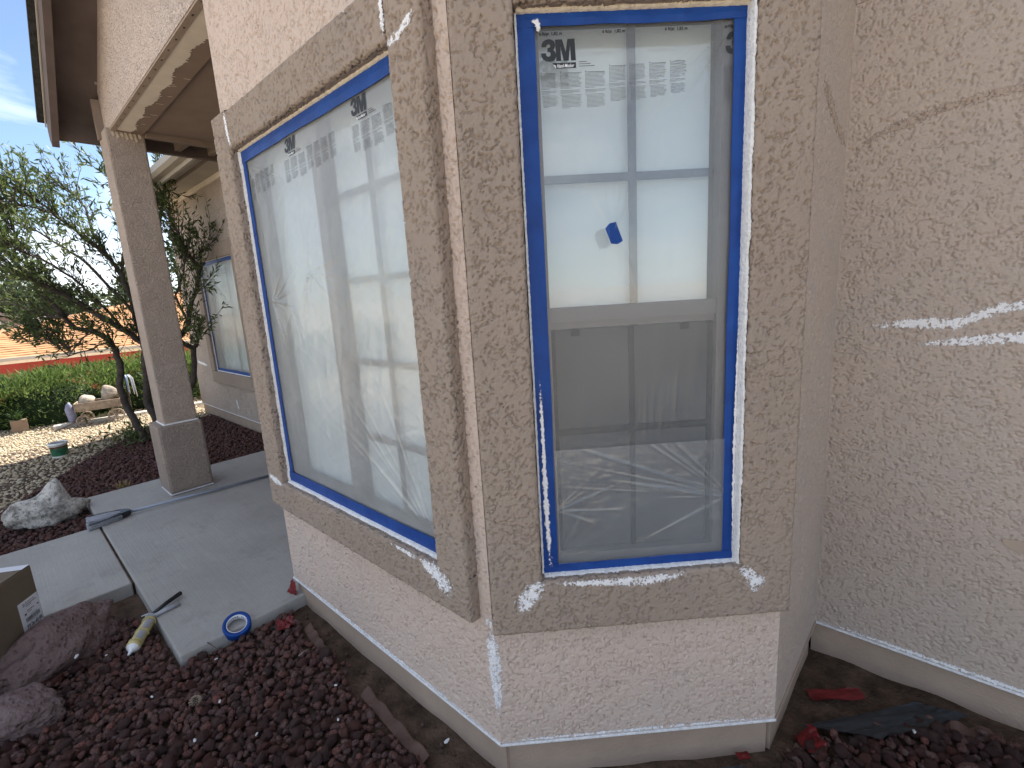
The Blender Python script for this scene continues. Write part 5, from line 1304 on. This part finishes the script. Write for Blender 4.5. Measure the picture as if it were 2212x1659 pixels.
# garden cart with stones and ornament by the hedge
def cart():
    cx, cy = -9.72, 1.02
    fr = Frame((cx, cy, 0), (.25, 1, 0), (1, -.25, 0))
    t = thing('garden_cart', (cx, cy, 0), 'weathered wooden toy wagon planter by the hedge', 'wagon')
    box('bed', fr, -.26, .26, .20, .23, -.14, .14, MAT['oldwood'], t, .004)
    for w0, w1 in ((-.15, -.13), (.13, .15)): box('side_board', fr, -.26, .26, .231, .33, w0, w1, MAT['oldwood'], t, .004)
    for u0, u1 in ((-.28, -.262), (.262, .28)): box('end_board', fr, u0, u1, .2, .33, -.15, .15, MAT['oldwood'], t, .004)
    for uu, rr in ((-.20, .085), (.20, .105)):
        for ww in (-.185, .185):
            c_ = fr.p(uu, rr-.02, ww); V = []; F = []; N = 24
            for i in range(N):
                th = 2*math.pi*i/N
                for r_, q in ((rr, -.012), (rr, .012), (rr-.02, .012), (rr-.02, -.012)): V.append(c_+fr.u*(math.cos(th)*r_)+Vector((0, 0, math.sin(th)*r_))+fr.w*q)
            for i in range(N):
                for j in range(4): F.append((i*4+j, i*4+(j+1) % 4, ((i+1) % N)*4+(j+1) % 4, ((i+1) % N)*4+j))
            wh = mesh('wheel', V, F, MAT['oldwood'], t)
            for i in range(4):
                th = math.pi*i/4; e = fr.u*math.cos(th)*(rr-.02)+Vector((0, 0, math.sin(th)*(rr-.02))); tube_obj('spoke', [c_-e, c_+e], .007, MAT['oldwood'], wh, 6)
    for uu, rr in ((-.20, .085), (.20, .105)): tube_obj('axle', [fr.p(uu, rr-.02, -.2), fr.p(uu, rr-.02, .2)], .01, MAT['oldwood'], t, 8)
    tube_obj('tongue', [fr.p(-.2, .08, .05), fr.p(-.48, .0, .25), fr.p(-.72, -.01, .36)], .012, MAT['oldwood'], t, 8)
    for k, (uu, vv, ww, sz, mt, lab, ct) in enumerate(((-.13, .345, .0, (.13, .10, .085), 'stone_pale', 'pale square stone in the wagon bed', 'stone'), (.13, .41, -.05, (.16, .12, .12), 'stone_pale', 'larger pale stone piled at the back of the wagon', 'stone'))):
        V, F = rock_shape(3, 500+k, 9, .1, (1, 1, 1), .04); V = V*np.array(sz)+np.array(fr.p(uu, vv, ww)); tag(mesh_np('stone', V, F, MAT[mt], smooth=True), lab, ct)
    # pole with a drooping white and blue ornament
    o = thing('garden_ornament', fr.p(.36, 0, -.16), 'white and blue drooping ornament on a pole behind the wagon', 'ornament')
    tube_obj('pole', [fr.p(.36, -.03, -.16), fr.p(.36, .62, -.16)], .012, MAT['bark'], o, 8)
    for i in range(9):
        th = i*.7; a_ = fr.p(.36, .64, -.16); m_ = a_+Vector((math.cos(th)*.07, math.sin(th)*.09, -.05)); e = a_+Vector((math.cos(th)*.085, math.sin(th)*.11, -.26-.05*(i % 3)))
        tube_obj('ribbon', [a_, a_.lerp(m_, .6)+Vector((0, 0, .03)), m_, e], [.006, .010, .010, .006], MAT['ornament'] if i % 3 else MAT['blue_orn'], o, 6)
    tag(boulder('figurine', fr.p(-.34, .17, .05), (.05, .07, .17), 512, MAT['bird_blue'], 'grey-blue figurine shape standing left of the wagon', sub=3), cat='ornament')
cart()

# ------------------------------------------------------------------ neighbouring houses
def neighbour():
    X0, YC, Z0, PI_ = -19.0, -2.5, .60, .19
    t = thing('house', (-24, 8, -1.8), 'red walled house with an orange tiled roof beyond the hedge', 'house')
    xbox('wall', X0-20, X0-.45, YC+.45, 22, -1.9, Z0-.02, MAT['red_wall'], t)
    xbox('fascia', X0-.06, X0-.02, YC, 22.5, Z0-.14, Z0-.005, MAT['cream'], t)
    gr = xbox('gutter', X0-.019, X0+.09, YC, 22.5, Z0-.06, Z0+.03, MAT['gutter'], t)
    xbox('soffit', X0-.45, X0-.061, YC+.45, 22, Z0-.10, Z0-.08, MAT['cream'], t)
    # courses of tiles, stepped and slightly wavy
    V = []; F = []; n = 40; D = 11.0; rg_ = np.random.default_rng(6); M_ = 150
    for i in range(n):
        d0, d1 = D*i/n, D*(i+1)/n
        y0 = YC+d0; ys_ = np.linspace(y0, 22.5, M_); o = len(V)
        wv = .012*np.sin(ys_*9+i)+.010*rg_.normal(size=M_)
        for k, y in enumerate(ys_): V.append((X0-d0, y, Z0+PI_*d0+.014+wv[k]*.5))
        for k, y in enumerate(ys_): V.append((X0-d0-.004, y, Z0+PI_*d0-.03))
        y2 = np.maximum(ys_, YC+d1-.05)
        for k, y in enumerate(y2): V.append((X0-d1-.02, y, Z0+PI_*d1+.002))
        for k in range(M_-1): F.append((o+k, o+k+1, o+2*M_+k+1, o+2*M_+k)); F.append((o+k, o+M_+k, o+M_+k+1, o+k+1))
    mesh('tile_roof', V, F, MAT['tile'], t)
    for i in range(26):                                 # ridge tiles along the hip
        d0, d1 = D*i/26, D*(i+1)/26; tube_obj('hip_tile', [(X0-d0, YC+d0, Z0+PI_*d0+.02), (X0-d1-.05, YC+d1+.05, Z0+PI_*d1+.0)], [.13, .09], MAT['tile'], t, 8, False)
    # left hip plane
    mesh('tile_roof', [(X0, YC, Z0), (X0-D, YC+D, Z0+PI_*D), (X0-D-9, YC+D, Z0+PI_*D), (X0-20, YC, Z0)], [(0, 1, 2, 3)], MAT['tile'], t)
neighbour()
def at_d(px, py, X): return at_x(px, py, X)
def small_house():
    X = -42.
    z0 = -2.2
    c = [at_d(*q, X) for q in ((-60, 690), (10, 678), (48, 690))]
    t = thing('house', (X, c[1].y, z0), 'small pinkish house with a pale brown roof far left', 'house')
    y1 = at_d(48, 700, X).y; zt = at_d(48, 692, X).z
    xbox('wall', X-8, X, -6, y1, z0, zt, MAT['pink_wall'], t)
    zr = at_d(20, 668, X-4).z+.1
    # gable towards the camera side, low pitch
    yr = at_d(8, 675, X).y-1.2
    bm = bmesh.new(); pr = [(-7.5, zt-.9), (yr, zr+.05), (y1+.5, zt+.02), (y1+.5, zt-.12), (yr, zr-.12), (-7.5, zt-1.1)]
    a = [bm.verts.new((X+.5, y, z)) for y, z in pr]; b = [bm.verts.new((X-8.5, y, z)) for y, z in pr]
    bm.faces.new(a); bm.faces.new(b[::-1])
    for i in range(6): bm.faces.new([a[i], b[i], b[(i+1) % 6], a[(i+1) % 6]])
    bm_obj('roof', bm, MAT['tan_roof'], t)
    bm = bmesh.new(); pr = [(-6, zt-.9), (yr, zr-.14), (y1, zt-.13), (y1, zt-.9)]
    a = [bm.verts.new((X+.02, y, z)) for y, z in pr]; b = [bm.verts.new((X-.2, y, z)) for y, z in pr]
    bm.faces.new(a); bm.faces.new(b[::-1])
    for i in range(4): bm.faces.new([a[i], b[i], b[(i+1) % 4], a[(i+1) % 4]])
    bm_obj('gable_wall', bm, MAT['pink_wall'], t)
    xbox('corner_board', X+.021, X+.06, at_d(-6, 700, X).y, at_d(3, 700, X).y, z0, at_d(0, 683, X).z, MAT['van'], t)
small_house()
def van():
    X = -40.; a = at_d(50, 700, X); b_ = at_d(86, 700, X); zt = at_d(60, 688, X).z; z0 = -2.0
    t = thing('parked_van', (X, (a.y+b_.y)/2, z0), 'white boxy vehicle parked beyond the orange roof', 'vehicle')
    pr = [(a.y, z0+.4), (a.y, zt-.55), (a.y+.25, zt-.05), (a.y+.5, zt), (b_.y-.12, zt-.03), (b_.y, zt-.25), (b_.y, z0+.4)]
    bm = bmesh.new(); f_ = [bm.verts.new((X, y, z)) for y, z in pr]; g_ = [bm.verts.new((X-2.0, y, z)) for y, z in pr]
    bm.faces.new(f_); bm.faces.new(g_[::-1])
    for i in range(7): bm.faces.new([f_[i], g_[i], g_[(i+1) % 7], f_[(i+1) % 7]])
    bm_obj('body', bm, MAT['van'], t)
    n = 3; wd = (b_.y-a.y-.7)/n
    for i in range(n): box('window', Frame((X, a.y+.5+i*wd, 0), (0, 1, 0), (1, 0, 0)), .05, wd-.05, zt-.62, zt-.2, .0, .01, MAT['van'], t)
    for yy in (a.y+.4, b_.y-.4):
        tube_obj('wheel', [(X-.1, yy, z0+.35), (X+.03, yy, z0+.35)], .35, MAT['plastic_dark'], t, 16)
van()
def mid_roof():
    X = -36.; a = at_d(88, 690, X); b_ = at_d(230, 668, X); t = thing('house', (X, (a.y+b_.y)/2, -2), 'dark roofed house just showing above the orange roof', 'house')
    xbox('wall', X-8, X, a.y, b_.y+3, -2, a.z-.3, MAT['pink_wall'], t)
    bm = bmesh.new(); pr = [(X+.6, a.z-.45), (X-2.5, a.z+.15), (X-4, a.z+.18), (X-9, a.z-.45), (X-9, a.z-.6), (X+.6, a.z-.6)]
    f_ = [bm.verts.new((x, a.y, z)) for x, z in pr]; g_ = [bm.verts.new((x, b_.y+3, z)) for x, z in pr]
    bm.faces.new(f_); bm.faces.new(g_[::-1])
    for i in range(6): bm.faces.new([f_[i], g_[i], g_[(i+1) % 6], f_[(i+1) % 6]])
    bm_obj('roof', bm, MAT['grey_roof'], t)
mid_roof()
def far_tree(X, px, py, rx, rz, seed, lab):
    rg_ = np.random.default_rng(seed); c_ = at_d(px, py, X); t = thing('far_tree', (X, c_.y, -2), lab, 'tree', 'trees beyond the houses')
    tube_obj('trunk', [(X, c_.y, -2.2), (X, c_.y, c_.z-rz*.5), (X+.1, c_.y+.1, c_.z+rz*.4)], [.28, .2, .06], MAT['bark'], t, 8)
    lob = [(rg_.normal()*.5, rg_.normal()*.5, rg_.normal()*.45, rg_.uniform(.25, .5)) for _ in range(18)]
    def fn(r_):
        l = lob[r_.integers(18)]; d = r_.normal(size=3); d /= np.linalg.norm(d)
        p = np.array([X, c_.y, c_.z])+np.array([l[0]*rx, l[1]*rx, l[2]*rz])+d*l[3]*min(rx, rz)*r_.uniform(.3, 1.1); return p, d+r_.normal(size=3)*.7+np.array([0, 0, .3])
    spray_plant('crown', t, fn, 3200, MAT['fartree'], rg_, (.25, .5), (.14, .3))
far_tree(-58, 40, 655, 3.2, 2.2, 1, 'green tree above the pinkish house roof')
far_tree(-60, 95, 672, 2.6, 1.6, 2, 'green tree above the dark roof behind the twigs')
far_tree(-55, 385, 610, 2.6, 3.6, 3, 'green tree seen right of the porch column')
far_tree(-62, 290, 645, 3.5, 2.2, 4, 'green tree behind the orange roof left of the column')
far_tree(-60, -60, 650, 3.2, 2.4, 5, 'green tree at the far left edge')
